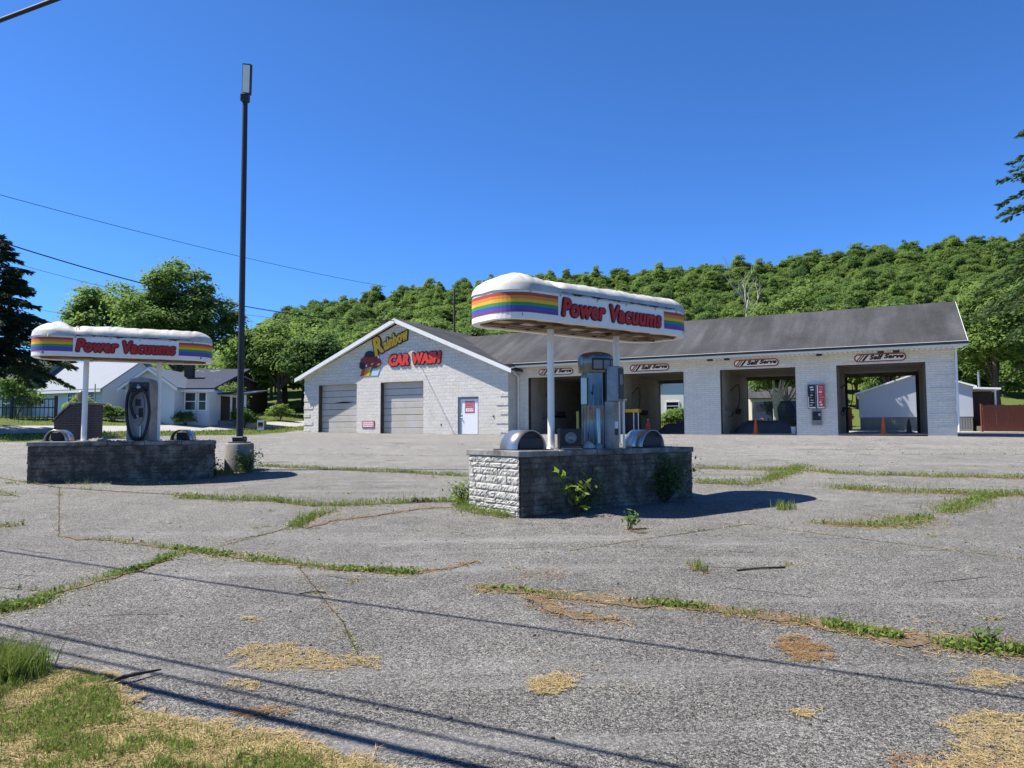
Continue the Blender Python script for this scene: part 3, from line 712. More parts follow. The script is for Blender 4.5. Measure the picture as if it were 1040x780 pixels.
def canopy(label, loc, rz, px, zlip, zcap, seed, k=1.):
    """loc: middle of the planter top; px: post positions along x; zlip: fascia bottom above the planter top"""
    t = thing('canopy', label, 'canopy', loc, rz, 'white fabric canopies with rainbow bands')
    hl, hw, r = 1.93 * k, .60, .46; bl, br = -1.06 * k, 1.15 * k
    for x in px:
        mb = MB(); mb.tube([(x, 0, .012), (x, 0, zlip + .12)], .052, 'white_paint', 16); p = mb.build('post', t)
        mb = MB(); mb.box(x - .1, x + .1, -.1, .1, .001, .014, 'white_paint')
        for sx in (-1, 1):
            for sy in (-1, 1): mb.lathe([(.012, 0), (.012, .015)], 'steel_grey', 6, (x + sx * .075, sy * .075, .014))
        mb.build('base_plate', p)
    out = rr(hl, hw, r)
    n = len(out)
    # fascia band with inward lip
    mb = MB(); inn = rr(hl - .03, hw - .03, r - .03); lip = rr(hl - .11, hw - .11, r - .11)
    rings = [(inn, FZ), (out, FZ), (out, .0), (lip, .0), (lip, .02), (inn, .02)]
    vs = [(x, y, zlip + z) for ring, z in rings for x, y in ring]
    fs = [(i * n + q, i * n + (q + 1) % n, ((i + 1) % 6) * n + (q + 1) % n, ((i + 1) % 6) * n + q) for i in range(6) for q in range(n)]
    mb.add(vs, fs, 'white_paint', False); mb.build('fascia', t)
    # rainbow bands round both ends
    off = rr(hl + .004, hw + .004, r + .004, 12); right = [(br, -hw - .004)] + [p for p in off if p[0] > br] + [(br, hw + .004)]
    left = [(bl, hw + .004)] + [p for p in off if p[0] < bl] + [(bl, -hw - .004)]
    cs = ['purple', 'blue', 'green', 'yellow', 'orange', 'rust_red']
    for path in (left, right):
        mb = MB(); zb, zt = zlip + .085, zlip + .36
        path = [p for i, p in enumerate(path) if i == 0 or math.dist(p, path[i - 1]) > 1e-4]
        for i, c in enumerate(cs):
            z0 = zb + (zt - zb) * i / 6; z1 = zb + (zt - zb) * (i + 1) / 6
            vs = [(x, y, z) for x, y in path for z in (z0, z1)]
            mb.add(vs, [(2 * q, 2 * q + 2, 2 * q + 3, 2 * q + 1) for q in range(len(path) - 1)], c)
        mb.build('rainbow_band', t, fix=False)
    text_on(t, 'Power Vacuums', -1.0 * k, zlip + .085, 2.08 * k, .26, -hw - .002, 'red_letter', 'black_paint', .017, .012, .16)
    # vinyl cover sagging over hoops
    o2 = dens(rr(hl + .014, hw + .014, r + .01, 10), .025); n = len(o2); NR = 26; rnd = random.Random(seed)
    ribs = [q * k for q in (-1.55, -1.02, -.30, .30, .95, 1.45)]
    vs = []
    for j in range(NR + 1):
        q = j / NR
        for (x, y) in o2:
            sx = max(-1.47 * k, min(1.47 * k, x)) * .99; X = sx + (x - sx) * (1 - q) ; Y = y * (1 - q)
            rho = 1 - q
            hh = .29 * (1 - rho ** 2.6) ** .45
            d = min(abs(X - b) for b in ribs)
            sag = .020 * min(1, d / .3) ** 1.2 * math.sin(math.pi * min(1, max(0, q * .9 + .08)))
            en = .07 * math.exp(-((X + 1.42 * k) / .22) ** 2) * q
            dent = -.12 * math.exp(-((X + 1.14 * k + .25 * Y) / .10) ** 2 - ((Y + .3) / .35) ** 2)
            wr = .010 * noise.noise(Vector((X * 2.2, Y * 3.2, seed))) + .004 * noise.noise(Vector((X * 7 + Y * 6, Y * 5, seed + 3))) + .001 * noise.noise(Vector((X * 24 + Y * 9, Y * 11, seed + 5)))
            z = zlip + FZ - .03 + hh - sag + en + (dent + wr) * min(1, q * 5)
            cre = -.018 * math.exp(-(d / .03) ** 2) * min(1, q * 4) - .012 * (1 - abs(noise.noise(Vector((X * 4 - Y * 5, Y * 4 + X * 2, seed + 9))))) ** 9 - .007 * (1 - abs(noise.noise(Vector((X * 9 + Y * 9, Y * 3, seed + 12))))) ** 11
            z += cre * min(1, q * 5)
            if j == 0: z = zlip + FZ - .028 + .016 * noise.noise(Vector((x * 4, y * 4, seed)))
            vs.append((X, Y, z))
    fs = [(j * n + i, j * n + (i + 1) % n, (j + 1) * n + (i + 1) % n, (j + 1) * n + i) for j in range(NR) for i in range(n)]
    mb = MB(); mb.add(vs, fs, 'fabric', True); cv = mb.build('fabric_cover', t)
    mb = MB()
    for b in ribs:
        pts = []
        for a in np.linspace(-1, 1, 15): pts.append((b, a * (hw + .01), zlip + FZ - .06 + .29 * (1 - abs(a) ** 2.6) ** .45))
        mb.tube(pts, .012, 'fabric', 6)
    mb.build('hoop', cv)
    # torn hem hanging over the fascia: one ragged strip
    mb = MB(); xs_h = list(np.linspace(-1.0 * k, 1.4 * k, 90)); vs = []; rag = []
    for i, x in enumerate(xs_h):
        d_ = max(.002, .030 * (noise.noise(Vector((x * 5, seed, 0))) + .9 * noise.noise(Vector((x * 19, seed, 4)))) + .010)
        vs += [(x, -hw - .017, zlip + FZ + .004), (x, -hw - .018 - .4 * d_ * rnd.random(), zlip + FZ - d_)]
    for m_, par in (('black_paint', 0),):
        mb.add(vs, [(2 * i, 2 * i + 2, 2 * i + 3, 2 * i + 1) for i in range(len(xs_h) - 1)], m_)
    mb.build('torn_hem', cv, fix=False)
    # ceiling and angle frame underneath
    mb = MB(); c = rr(hl - .035, hw - .035, r - .035); n = len(c)
    mb.add([(x, y, zlip + .085) for x, y in c], [tuple(range(n))], 'rust_panel'); mb.build('ceiling_panel', t, fix=False)
    mb = MB()
    for y in (-.22, .22): mb.box(-hl + .1, hl - .1, y - .02, y + .02, zlip + .0, zlip + .035, 'rust')
    for x in np.linspace(-1.65 * k, 1.65 * k, 8): mb.box(x - .015, x + .015, -hw + .04, hw - .04, zlip + .036, zlip + .075, 'rust')
    for x in px: mb.box(x - .12, x + .12, -.3, .3, zlip - .016, zlip - .001, 'rust')
    mb.tube([(-1.4 * k, .1, zlip + .01), (1.3 * k, .12, zlip + .008)], .014, 'steel_grey', 8)
    mb.build('angle_frame', t)
    return t

def drum_cover(label, loc, rz, island_group, bare=False):
    """half-drum hood with an open front and a recessed dark box"""
    t = thing('chrome_hood', label, 'bin hood', loc, rz, island_group)
    r0, r1 = .26, .245; n = 18; D0, D1 = -.20, .20
    vs = []
    for y in (D0, D1):
        for rr_ in (r0, r1):
            for k in range(n + 1):
                a = math.pi * k / n; vs.append((rr_ * math.cos(a), y, rr_ * math.sin(a) * 1.02))
    m = n + 1; fs = []
    for k in range(n):
        fs += [(k, k + 1, 2 * m + k + 1, 2 * m + k), (m + k, m + k + 1, 3 * m + k + 1, 3 * m + k), (k, k + 1, m + k + 1, m + k), (2 * m + k, 2 * m + k + 1, 3 * m + k + 1, 3 * m + k)]
    mb = MB(); mb.add(vs, fs, 'chrome', True); mb.build('hood', t)
    if bare:
        t.scale = (.82, .82, .82)
        mb = MB(); mb.bev(-.12, .13, -.15, .16, 0, .19, 'black', .01); mb.build('bin', t)
        mb = MB(); mb.box(-.3, .3, -.24, .24, -.012, -.001, 'dark_steel'); mb.build('base_plate', t); return t
    mb = MB(); poly = [(.235 * math.cos(math.pi * k / n), .235 * math.sin(math.pi * k / n)) for k in range(n + 1)]
    mb.prism(poly, 'y', D0 + .05, D1 - .01, 'black'); mb.box(-.2, .2, D0 + .02, D0 + .049, .01, .15, 'dark_steel'); mb.build('bin', t)
    mb = MB(); mb.box(-.33, .33, -.28, .26, -.012, -.001, 'dark_steel'); mb.build('base_plate', t)
    return t

def island_frame(corner, ang, L, W):
    a = R(ang); ux, uy = math.cos(a), math.sin(a)
    c = (corner[0] + ux * L / 2 - uy * W / 2, corner[1] + uy * L / 2 + ux * W / 2)
    return c, a
def on(c, a, x, y): return (c[0] + math.cos(a) * x - math.sin(a) * y, c[1] + math.sin(a) * x + math.cos(a) * y)

# right-hand (near) island
RL, RW = 3.5, 1.2
Rc, Ra = island_frame((.10, 9.62), 36.8, RL, RW); Rz = 1.325
planter('near planter of white split blocks with a black weathered long side, under the closer canopy', (Rc[0], Rc[1], Rz - .89), Ra, RL, RW, .89)
canopy('closer of the two white fabric canopies lettered Power Vacuums, above the stainless vacuum', (Rc[0], Rc[1], Rz), Ra, (-.70, .68), 1.80, Rz, 3)
p = on(Rc, Ra, -1.40, -.22); drum_cover('chrome hood bin at the sunlit left end of the near planter', (p[0], p[1], Rz + .013), Ra, 'half-round chrome hoods on the planters')
p = on(Rc, Ra, 1.06, -.22); hood2 = drum_cover('chrome hood bin at the right end of the near planter, a red bottle on it', (p[0], p[1], Rz + .013), Ra, 'half-round chrome hoods on the planters')
mb = MB(); mb.lathe([(.03, 0), (.032, .09), (.012, .13), (.012, .16)], 'red_sign', 12); mb.lathe([(.014, .16), (.014, .18)], 'cloth', 10)
tag(mb.build('bottle', None, (on(Rc, Ra, 1.10, -.28)[0], on(Rc, Ra, 1.10, -.28)[1], Rz + .27)), 'small red bottle standing on a chrome hood', 'bottle')

# stainless vacuum
p = on(Rc, Ra, -.05, -.28)
v = thing('vacuum_station', 'round stainless steel vacuum tower with domed head and coin box on the near planter', 'vacuum', (p[0], p[1], Rz), Ra - R(69))
mb = MB(); mb.lathe([(.225, 0), (.225, .012), (.21, .02), (.21, .62), (.213, .625), (.213, .64), (.21, .645), (.21, 1.14)], 'steel_dark', 36)
for a_ in range(-150, 40, 19): mb.tube([(.211 * math.cos(R(a_)), .211 * math.sin(R(a_)), .03), (.211 * math.cos(R(a_)), .211 * math.sin(R(a_)), 1.12)], .008, 'steel_dark', 6)
mb.build('body', v)
mb = MB(); mb.lathe([(.262, 1.13), (.268, 1.135), (.268, 1.37), (.26, 1.39), (.21, 1.43), (.11, 1.455), (.0005, 1.462)], 'steel_dark', 40); hd = mb.build('head', v)
mb = MB(); n = 9
for (a0, a1, z0, z1, rr_, m_) in ((-75, 20, 1.165, 1.345, .272, 'black_paint'), (-70, -42, 1.185, 1.315, .275, 'grey_face'), (-37, -12, 1.185, 1.315, .275, 'grey_face'), (-8, 15, 1.185, 1.315, .275, 'grey_face')):
    vs = [(rr_ * math.cos(R(a0 + (a1 - a0) * k / n)), rr_ * math.sin(R(a0 + (a1 - a0) * k / n)), z) for k in range(n + 1) for z in (z0, z1)]
    mb.add(vs, [(2 * k, 2 * k + 2, 2 * k + 3, 2 * k + 1) for k in range(n)], m_)
mb.build('instruction_plate', hd, fix=False)
mb = MB(); mb.bev(.235, .42, -.12, .10, .70, 1.22, 'galv', .008); cb = mb.build('coin_box', v)
mb = MB(); mb.box(.4205, .427, -.10, .08, .73, 1.19, 'dark_steel'); mb.box(.255, .40, -.126, -.1205, .76, 1.16, 'galv'); mb.lathe([(.012, 0), (.012, .01)], 'chrome', 8, (.33, -.132, 1.0)); mb.box(.427, .432, -.07, .03, .95, 1.1, 'grey_face'); mb.build('coin_box_door', cb)
mb = MB(); mb.box(.18, .34, -.09, .08, .0, .699, 'steel_grey'); mb.box(.341, .346, -.07, .04, .30, .40, 'white_letter'); mb.box(.341, .346, -.07, .04, .20, .29, 'black_paint'); mb.build('lower_cabinet', v)
mb = MB(); mb.box(.40, .425, .08, .105, .0, .72, 'white_paint'); mb.box(.36, .46, .06, .12, .721, .732, 'white_paint'); mb.build('side_post', v)
mb = MB(); mb.bev(-.13, -.03, -.245, -.185, .66, 1.06, 'chrome', .006); mb.build('side_panel', v)
mb = MB(); mb.tube([(.13, -.185, 0.02), (.13, -.185, .52), (.12, -.165, .60)], .035, 'chrome', 12); mb.lathe([(.065, 0), (.06, .06), (.04, .08)], 'galv', 14, (.13, -.185, 0)); mb.build('suction_pipe', v)
mb = MB(); mb.tube([(.03, -.215, .82), (.05, -.235, .84), (.06, -.23, .80), (.06, -.21, .95)], .008, 'black', 6); mb.build('latch', v)
mb = MB(); vs = []
for j in range(9):
    for i in range(12):
        a = 2 * math.pi * i / 12; rr_ = (.12 + .05 * noise.noise(Vector((i * .9, j, 1)))) * (1 - (j / 8) ** 2 * .92); vs.append((rr_ * math.cos(a), rr_ * math.sin(a), .02 + j * .013 + .012 * noise.noise(Vector((i, j * .7, 5)))))
mb.add(vs, [(j * 12 + i, j * 12 + (i + 1) % 12, (j + 1) * 12 + (i + 1) % 12, (j + 1) * 12 + i) for j in range(8) for i in range(12)], 'cloth', True)
p2 = on(Rc, Ra, -.29, -.36); tag(mb.build('rag', None, (p2[0], p2[1], Rz - .01)), 'crumpled pale rag lying at the foot of the stainless vacuum', 'rag')
p2 = on(Rc, Ra, -.17, .0); mb = MB(); mb.box(-.012, .012, -.03, .03, .0, .34, 'steel_grey'); mb.box(-.016, .016, -.07, .07, .30, .56, 'copper')
tag(mb.build('notice_board', None, (p2[0], p2[1], Rz), Ra - R(45)), 'small yellow board on a stub behind the left side of the stainless vacuum', 'notice board')
# small square box with a round vent
p2 = on(Rc, Ra, -.56, -.25)
t = thing('vent_box', 'low square metal box with a round vent beside the stainless vacuum', 'box', (p2[0], p2[1], Rz), Ra + R(-30))
mb = MB(); mb.bev(-.165, .165, -.10, .10, .01, .30, 'dark_steel', .012); mb.build('housing', t)
mb = MB(); mb.lathe([(.085, 0), (.085, .012), (.07, .014), (.068, .004), (.045, .004), (.04, .014), (.012, .016)], 'steel_grey', 22); o = mb.build('vent', t, (0, -.10, .16)); o.rotation_euler = (R(90), 0, 0)
mb = MB(); mb.box(-.15, .15, -.104, -.1005, .02, .04, 'rust'); mb.build('edge_trim', t)

# left-hand (far) island
LL, LW = 3.3, 1.2
Lc, La = island_frame((-9.28, 13.85), 26, LL, LW); Lz = 1.405
planter('far planter with a sooty dark long side, carrying the hose vacuum', (Lc[0], Lc[1], Lz - .85), La, LL, LW, .85)
canopy('farther white fabric canopy lettered Power Vacuums, beside the lamp post', (Lc[0] - .07, Lc[1] - .03, Lz), La, (-.72, .63), 1.69, Lz, 8, .86)
p = on(Lc, La, -1.22, -.05); drum_cover('chrome hood bin in front of the brick pillar on the far planter', (p[0], p[1], Lz + .013), La - R(22), 'half-round chrome hoods on the planters', True)
p = on(Lc, La, 1.06, -.05); drum_cover('chrome hood bin on the far planter right of the hose vacuum', (p[0], p[1], Lz + .013), La - R(24), 'half-round chrome hoods on the planters', True)
p = on(Lc, La, .26, -.12)
v = thing('vacuum_station', 'boxy grey vacuum with a looped black hose on the far planter', 'vacuum', (p[0], p[1], Lz), La - R(24)); v.scale = (.80, 1, 1.03)
mb = MB(); pr = [(-.29, 0), (.29, 0), (.29, 1.14), (.27, 1.2), (.22, 1.245), (.12, 1.275), (0, 1.285), (-.12, 1.275), (-.22, 1.245), (-.27, 1.2), (-.29, 1.14)]; mb.prism(pr, 'y', -.17, .17, 'steel_grey'); mb.build('cabinet', v)
mb = MB(); mb.bev(-.25, .25, -.19, -.171, 1.0, 1.18, 'dark_steel', .004)
for x in (-.19, .0, .17): mb.lathe([(.03, 0), (.03, .008)], 'white_letter' if x == 0 else 'grey_face', 10, (x, -.199, 1.12))
mb.bev(-.05, .05, -.2, -.1905, 1.05, 1.1, 'chrome', .003); mb.build('control_panel', v)
pr = [(.16 * math.cos(a), .66 + .36 * math.sin(a)) for a in np.linspace(0, 2 * math.pi, 24, endpoint=False)]
mb = MB(); mb.prism(pr, 'y', -.19, -.171, 'grey_face'); mb.box(-.07, .07, -.196, -.1905, .70, .84, 'dark_steel'); mb.box(-.08, .06, -.197, -.1905, .48, .51, 'white_letter'); mb.box(.02, .13, -.2, -.1905, .48, .66, 'black_paint'); mb.build('oval_panel', v)
mb = MB(); pts = [(-.02, -.24, 1.02), (-.18, -.26, 1.0), (-.25, -.25, .85), (-.25, -.26, .6), (-.2, -.26, .3), (-.1, -.27, .08), (.05, -.27, .04), (.2, -.26, .10), (.29, -.25, .35), (.31, -.23, .62), (.25, -.24, .9), (.14, -.25, 1.03), (.02, -.25, 1.0), (-.1, -.27, .9), (-.14, -.28, .72), (-.08, -.28, .55), (0, -.28, .46)]
def smooth_path(pts, n=6):
    out = []
    for i in range(len(pts) - 1):
        p0 = Vector(pts[max(0, i - 1)]); p1 = Vector(pts[i]); p2 = Vector(pts[i + 1]); p3 = Vector(pts[min(len(pts) - 1, i + 2)])
        for k in range(n):
            t_ = k / n; out.append(.5 * ((2 * p1) + (p2 - p0) * t_ + (2 * p0 - 5 * p1 + 4 * p2 - p3) * t_ ** 2 + (3 * p1 - p0 - 3 * p2 + p3) * t_ ** 3))
    out.append(Vector(pts[-1])); return out
sp = smooth_path(pts, 8); mb.tube(sp, [.040 if i % 2 else .035 for i in range(len(sp))], 'black', 10); mb.build('hose', v)
mb = MB(); mb.box(-.33, -.29, -.15, -.05, .66, .70, 'dark_steel'); mb.build('hose_bracket', v); mb = MB(); mb.box(.06, .09, -.2, -.171, .08, .3, 'chrome'); mb.lathe([(.03, 0), (.03, .06)], 'white_letter', 10, (.08, -.19, .04)); mb.build('hose_nozzle', v)
p2 = on(Lc, La, -.55, .1); mb = MB(); vs = []
for j in range(9):
    for i in range(17):
        a, b = i / 16, j / 8; e = math.sin(math.pi * a) * math.sin(math.pi * b)
        vs.append((-.3 + .6 * a, -.14 + .28 * b, -.006 + e * .05 + max(0, e * .07 * noise.noise(Vector((a * 14, b * 7, 2))))))
mb.add(vs, [(j * 17 + i, j * 17 + i + 1, (j + 1) * 17 + i + 1, (j + 1) * 17 + i) for j in range(8) for i in range(16)], 'concrete')
tag(mb.build('rubble_heap', None, (p2[0], p2[1], Lz)), 'little heap of broken concrete on the far planter beside the post', 'rubble')

# ------------------------------------------------------------------ plants on the near planter front
def leafy(name, label, cat, centre, spread, n, size, mtl, stems, par=None, broad=.3):
    t = thing(name, label, cat, centre)
    mb = MB(); tips = []
    for k in range(stems):
        a = random.uniform(0, 2 * math.pi); tip = (spread[0] * random.uniform(-1, 1), spread[1] * random.uniform(-1, 1), spread[2] * random.uniform(.55, 1)); tips.append(tip)
        mb.tube([(random.uniform(-.03, .03), random.uniform(-.02, .02), 0), (tip[0] * .5, tip[1] * .5, tip[2] * .55), tip], [.006, .005, .002], 'stick', 5)
    mb.build('stem', t)
    tp = np.array(tips); idx = rng.integers(0, len(tp), n); f = rng.uniform(.35, 1.05, (n, 1)); P = tp[idx] * f + rng.normal(0, broad * min(spread), (n, 3))
    np_mesh('foliage', leaves(P, size, .6), 4, mtl, t)
    return t
def pf(x, y, z): q = on(Rc, Ra, x, y); return (q[0], q[1], z)
leafy('sapling', 'young plant with sunlit yellow green leaves against the dark side of the near planter', 'plant', pf(-1.02, -.90, G(*on(Rc, Ra, -1.02, -.90))), (.24, .10, .64), 46, .07, 'sapling', 8, broad=.5)
leafy('creeper', 'dark green creeper spreading low over the shaded side of the near planter', 'plant', pf(1.0, -.70, G(*on(Rc, Ra, 1.0, -.70))), (.5, .06, .75), 900, .035, 'leaf_dark', 40, broad=1.2)
leafy('creeper', 'thin dark creeper beneath the yellow green sapling on the planter side', 'plant', pf(-.75, -.70, G(*on(Rc, Ra, -.75, -.70))), (.5, .05, .5), 420, .028, 'leaf_dark', 26, broad=1.2)
leafy('weed', 'single leafy weed sprouting from a straw patch before the near planter', 'weed', (1.42, 8.8, G(1.42, 8.8)), (.10, .08, .26), 90, .035, 'leaf_bright', 6, broad=.35)
leafy('weed', 'weed growing behind the right chrome hood of the near planter', 'weed', pf(1.62, .2, Rz), (.12, .1, .22), 60, .04, 'leaf_bright', 5, broad=.4)
leafy('weed', 'leafy weed clump against the left corner of the near planter', 'weed', (-.72, 10.9, G(-.72, 10.9)), (.22, .2, .36), 260, .04, 'leaf_bright', 16, broad=.4)
leafy('weed', 'tall weeds around the concrete foot of the lamp post', 'weed', (-5.85, 16.0, G(-5.85, 16.0)), (.3, .12, .5), 420, .035, 'leaf', 22, broad=.6)
leafy('weed', 'low weeds at the left of the lamp post foot', 'weed', (-6.65, 15.95, G(-6.65, 15.95)), (.35, .12, .3), 300, .04, 'leaf_bright', 16, broad=.6)
leafy('weed', 'small dock weed at the right edge of the main joint', 'weed', (2.98, 4.66, G(2.98, 4.66)), (.10, .06, .12), 70, .03, 'leaf_bright', 8, broad=.4)

# twigs on the asphalt
def twig(label, pts, r):
    mb = MB(); mb.tube([(x, y, G(x, y) + z) for x, y, z in pts], r, 'stick', 6); tag(mb.build('twig'), label, 'twig')
twig('straight dark twig lying on the asphalt in the middle of the lot', [(2.06, 6.70, .01), (2.3, 6.77, .014), (2.55, 6.82, .01)], .009)
twig('forked dead twig lying on the straw edge of the verge', [(-2.36, 3.98, .02), (-2.26, 4.10, .03), (-2.16, 4.20, .035), (-2.06, 4.31, .02)], [.003, .007, .012, .005])
twig('short twig on the asphalt below the second joint', [(-1.75, 6.0, .008), (-1.62, 6.06, .012), (-1.55, 6.02, .01)], .005)
mb = MB()
for k in range(700):
    x, y = random.uniform(-5, 7), random.uniform(3, 13); s_ = random.uniform(.004, .012)
    mb.lathe([(s_, 0), (s_ * .8, s_ * .6), (.0005, s_ * .8)], random.choice(['concrete', 'cap_stone', 'stick']), 5, (x, y, G(x, y) + .001), False)
tag(mb.build('loose_grit'), kind='stuff', label='loose grit and small stones scattered on the asphalt', cat='grit')

# ------------------------------------------------------------------ lamp post
g = H(-6.2, 16.4)
t = thing('lamp_post', 'tall dark lamp post on a round concrete foot beside the far planter', 'lamp post', (-6.2, 16.4, g))
mb = MB(); mb.lathe([(.32, -.2), (.31, .58), (.29, .61), (.001, .615)], 'concrete', 28); mb.build('concrete_foot', t)
mb = MB(); mb.bev(-.19, .19, -.19, .19, .615, .64, 'dark_steel', .004); mb.bev(-.13, .13, -.13, .13, .64, .76, 'dark_steel', .02); mb.build('base_plate', t)
mb = MB(); mb.tube([(0, 0, .74), (-.04, 0, 8.68)], [.075, .058], 'dark_steel', 14); mb.build('pole', t)
mb = MB(); mb.bev(-.14, .05, -.09, .09, 8.58, 8.78, 'dark_steel', .03); mb.build('bracket', t)
mt = Matrix.Translation((-.02, 0, 8.74)) @ Matrix.Rotation(R(6), 4, 'Y') @ Matrix.Rotation(R(14), 4, 'X')
mb = MB(); mb.box(-.09, .10, -.04, .07, .02, .70, 'dark_steel', mt); fx = mb.build('lamp_head', t)
mb = MB(); mb.box(-.075, .085, -.052, -.0405, .06, .67, 'lens', mt); mb.build('lens', fx)

# ------------------------------------------------------------------ car wash building
TH = R(27.5); BO = (-2.49, 40.4, 1.37)
def bw(u, v, z=0.): return (BO[0] + math.cos(TH) * u + math.sin(TH) * v, BO[1] - math.sin(TH) * u + math.cos(TH) * v, BO[2] + z)
B = thing('car_wash', 'long white block car wash with a gabled wing, grey shingle roof and four open bays', 'building', BO, -TH)
def part(name, mb, parent=B, **k): return mb.build(name, parent, **k)

# gabled wing, front wall with two garage openings and a door opening (wall thickness .25)
GX0, GX1, EV, AX, AZ = -12.2, 2.57, 3.62, -4.82, 6.72
ops = [(-11.0, -7.93, 0, 3.13), (-6.12, -3.01, 0, 3.13), (-.66, .70, 0, 2.12)]
mb = MB(); T = .30
xs_ = [GX0] + [q for o in ops for q in o[:2]] + [GX1]
for i in range(0, len(xs_), 2): mb.box(xs_[i], xs_[i + 1], 0, T, -.3, EV, 'split_block')
for (a, b, z0, z1) in ops: mb.box(a, b, 0, T, z1, EV, 'split_block')
part('front_wall', mb)
mb = MB(); mb.prism([(GX0, EV), (GX1, EV), (AX, AZ - .1)], 'y', 0.0, T, 'split_block'); part('gable', mb)
mb = MB(); mb.box(GX0, GX0 + T, T, 14, -.3, EV, 'split_block'); mb.box(GX1 - T, GX1, T, 14, -.3, EV, 'split_block'); mb.box(GX0, GX1, 14, 14 + T, -.3, EV, 'split_block')
mb.box(GX0 + T, GX1 - T, T + .25, 14, 0.02, .03, 'concrete'); part('side_wall', mb)
# quoins
mb = MB()
for k in range(7):
    z = .1 + k * .5; w = .75 if k % 2 else .5
    mb.bev(GX0 - .02, GX0 + w, -.025, .0, z, z + .2, 'split_block', .008)
part('quoin', mb)
mb = MB()
for k in range(7): z = .1 + k * .5; w = .75 if k % 2 else .5; mb.bev(GX1 - w, GX1 + .012, -.025, .0, z, z + .2, 'split_block', .008)
part('quoin', mb)
def roof_slab(mb, a, b, y0, y1, th, m):
    # a, b: (x,z) lower and upper points of one slope; slab between y0 and y1
    mb.prism([(a[0], a[1]), (b[0], b[1]), (b[0], b[1] - th), (a[0], a[1] - th)], 'y', y0, y1, m)
OV = .47; sl = (AZ - EV + .1) / (AX - GX0)
eL = (GX0 - .42, EV + .12 - .42 * sl); eR = (GX1 + .42, EV + .12 - .42 * sl); ap = (AX, AZ + .15)
mb = MB(); roof_slab(mb, eL, ap, -OV + .03, 14.6, .10, 'shingle'); roof_slab(mb, eR, ap, -OV + .03, 14.6, .10, 'shingle'); part('wing_roof', mb)
mb = MB()
for e in (eL, eR): mb.prism([(e[0], e[1] - .005), (ap[0], ap[1] - .005), (ap[0], ap[1] - .26), (e[0], e[1] - .24)], 'y', -OV, -OV + .028, 'white_trim')
for e in (eL, eR): mb.prism([(e[0], e[1] - .10), (ap[0], ap[1] - .105), (ap[0], ap[1] - .125), (e[0], e[1] - .12)], 'y', -OV + .03, 0, 'white_trim')
part('rake_board', mb)
# garage doors
for i, (a, b) in enumerate(((-11.0, -7.93), (-6.12, -3.01))):
    mb = MB(); np_ = 8
    for k in range(np_):
        z0 = k * 3.13 / np_; z1 = (k + 1) * 3.13 / np_ - .014; yo = random.uniform(-.006, .006)
        mb.bev(a + .03, b - .03, .285 + yo, .325 + yo, z0 + .01, z1, 'garage', .012)
        for q in (.25, .5, .75):
            if k % 2 == 0: mb.box(a + (b - a) * q - .012, a + (b - a) * q + .012, .280 + yo, .2845 + yo, z0 + .05, z1 - .05, 'garage')
    mb.box(a, b, .33, .36, 0, 3.13, 'gap')
    d = part('garage_door', mb)
    mb = MB(); mb.box(a - .001, a + .03, .02, .28, 0, 3.1, 'bay_jamb'); mb.box(b - .03, b + .001, .02, .28, 0, 3.1, 'bay_inside'); mb.box(a, b, .02, .28, 3.10, 3.131, 'bay_inside'); mb.build('jamb', d)
    if i == 0:
        mb = MB(); mb.prism([(-10.0, 1.98), (-9.2, 2.05), (-8.3, 2.02), (-9.1, 1.94)], 'y', .272, .279, 'gap'); mb.build('dent', d)
# entrance door
mb = MB(); mb.bev(-.55, .62, .10, .15, .02, 2.0, 'door_white', .008); dr = part('door', mb)
mb = MB(); mb.box(-.66, -.552, .04, .2, 0, 2.12, 'door_frame'); mb.box(.622, .70, .04, .2, 0, 2.12, 'door_frame'); mb.box(-.552, .622, .04, .2, 2.003, 2.12, 'door_frame'); mb.box(-.55, .62, .04, .2, 0.0, .018, 'steel_grey'); mb.build('frame', dr)
mb = MB(); mb.lathe([(.035, 0), (.03, .03), (.04, .05), (.035, .08), (.001, .085)], 'chrome', 12); k_ = mb.build('knob', dr, (-.45, .10, .92)); k_.rotation_euler = (R(90), 0, 0)
mb = MB(); mb.lathe([(.045, 0), (.045, .02), (.001, .022)], 'chrome', 12); k_ = mb.build('deadbolt', dr, (-.45, .10, 1.12)); k_.rotation_euler = (R(90), 0, 0)
mb = MB(); mb.box(1.62, 1.68, -.03, 0, .95, 1.05, 'black'); part('wall_fitting', mb); mb = MB(); mb.box(-1.8, -1.74, -.03, 0, .52, .6, 'black'); part('wall_fitting', mb)

# self-serve range
V0, V1, SX1, WZ = 1.0, 9.0, 23.5, 3.66
bays = [(3.30, 6.72), (8.50, 11.94), (13.72, 17.16), (18.90, 22.42)]
BH = 3.13
mb = MB()
edges = [GX1] + [q for b in bays for q in b] + [SX1]
for i in range(0, len(edges), 2):
    mb.box(edges[i] + (.002 if i == 0 else 0), edges[i + 1], V0, V0 + .3, -.3, WZ, 'white_brick')
for a, b in bays: mb.box(a, b, V0, V0 + .3, BH, WZ, 'white_brick')
for k in range(6): z = .15 + k * .55; mb.bev(SX1 - (.95 if k % 2 else .7), SX1 + .01, V0 - .03, V0, z, z + .2, 'white_brick', .01)
mb.box(SX1 - .3, SX1, V0 + .3, V1 - .3, -.3, WZ, 'white_brick')
mb.prism([(V0, WZ), (V1, WZ), (5, 5.95)], 'x', SX1 - .3, SX1, 'white_brick')
part('bay_front_wall', mb)
mb = MB()
for i in range(0, len(edges), 2): mb.box(edges[i] - (.05 if i else 0) + .052, edges[i + 1] - .002, V1 - .3, V1, -.3, WZ, 'bay_inside')
for i, (a, b) in enumerate(bays):
    mb.box(a - .002, b + .002, V1 - .3, V1, BH - .06, WZ, 'bay_inside')
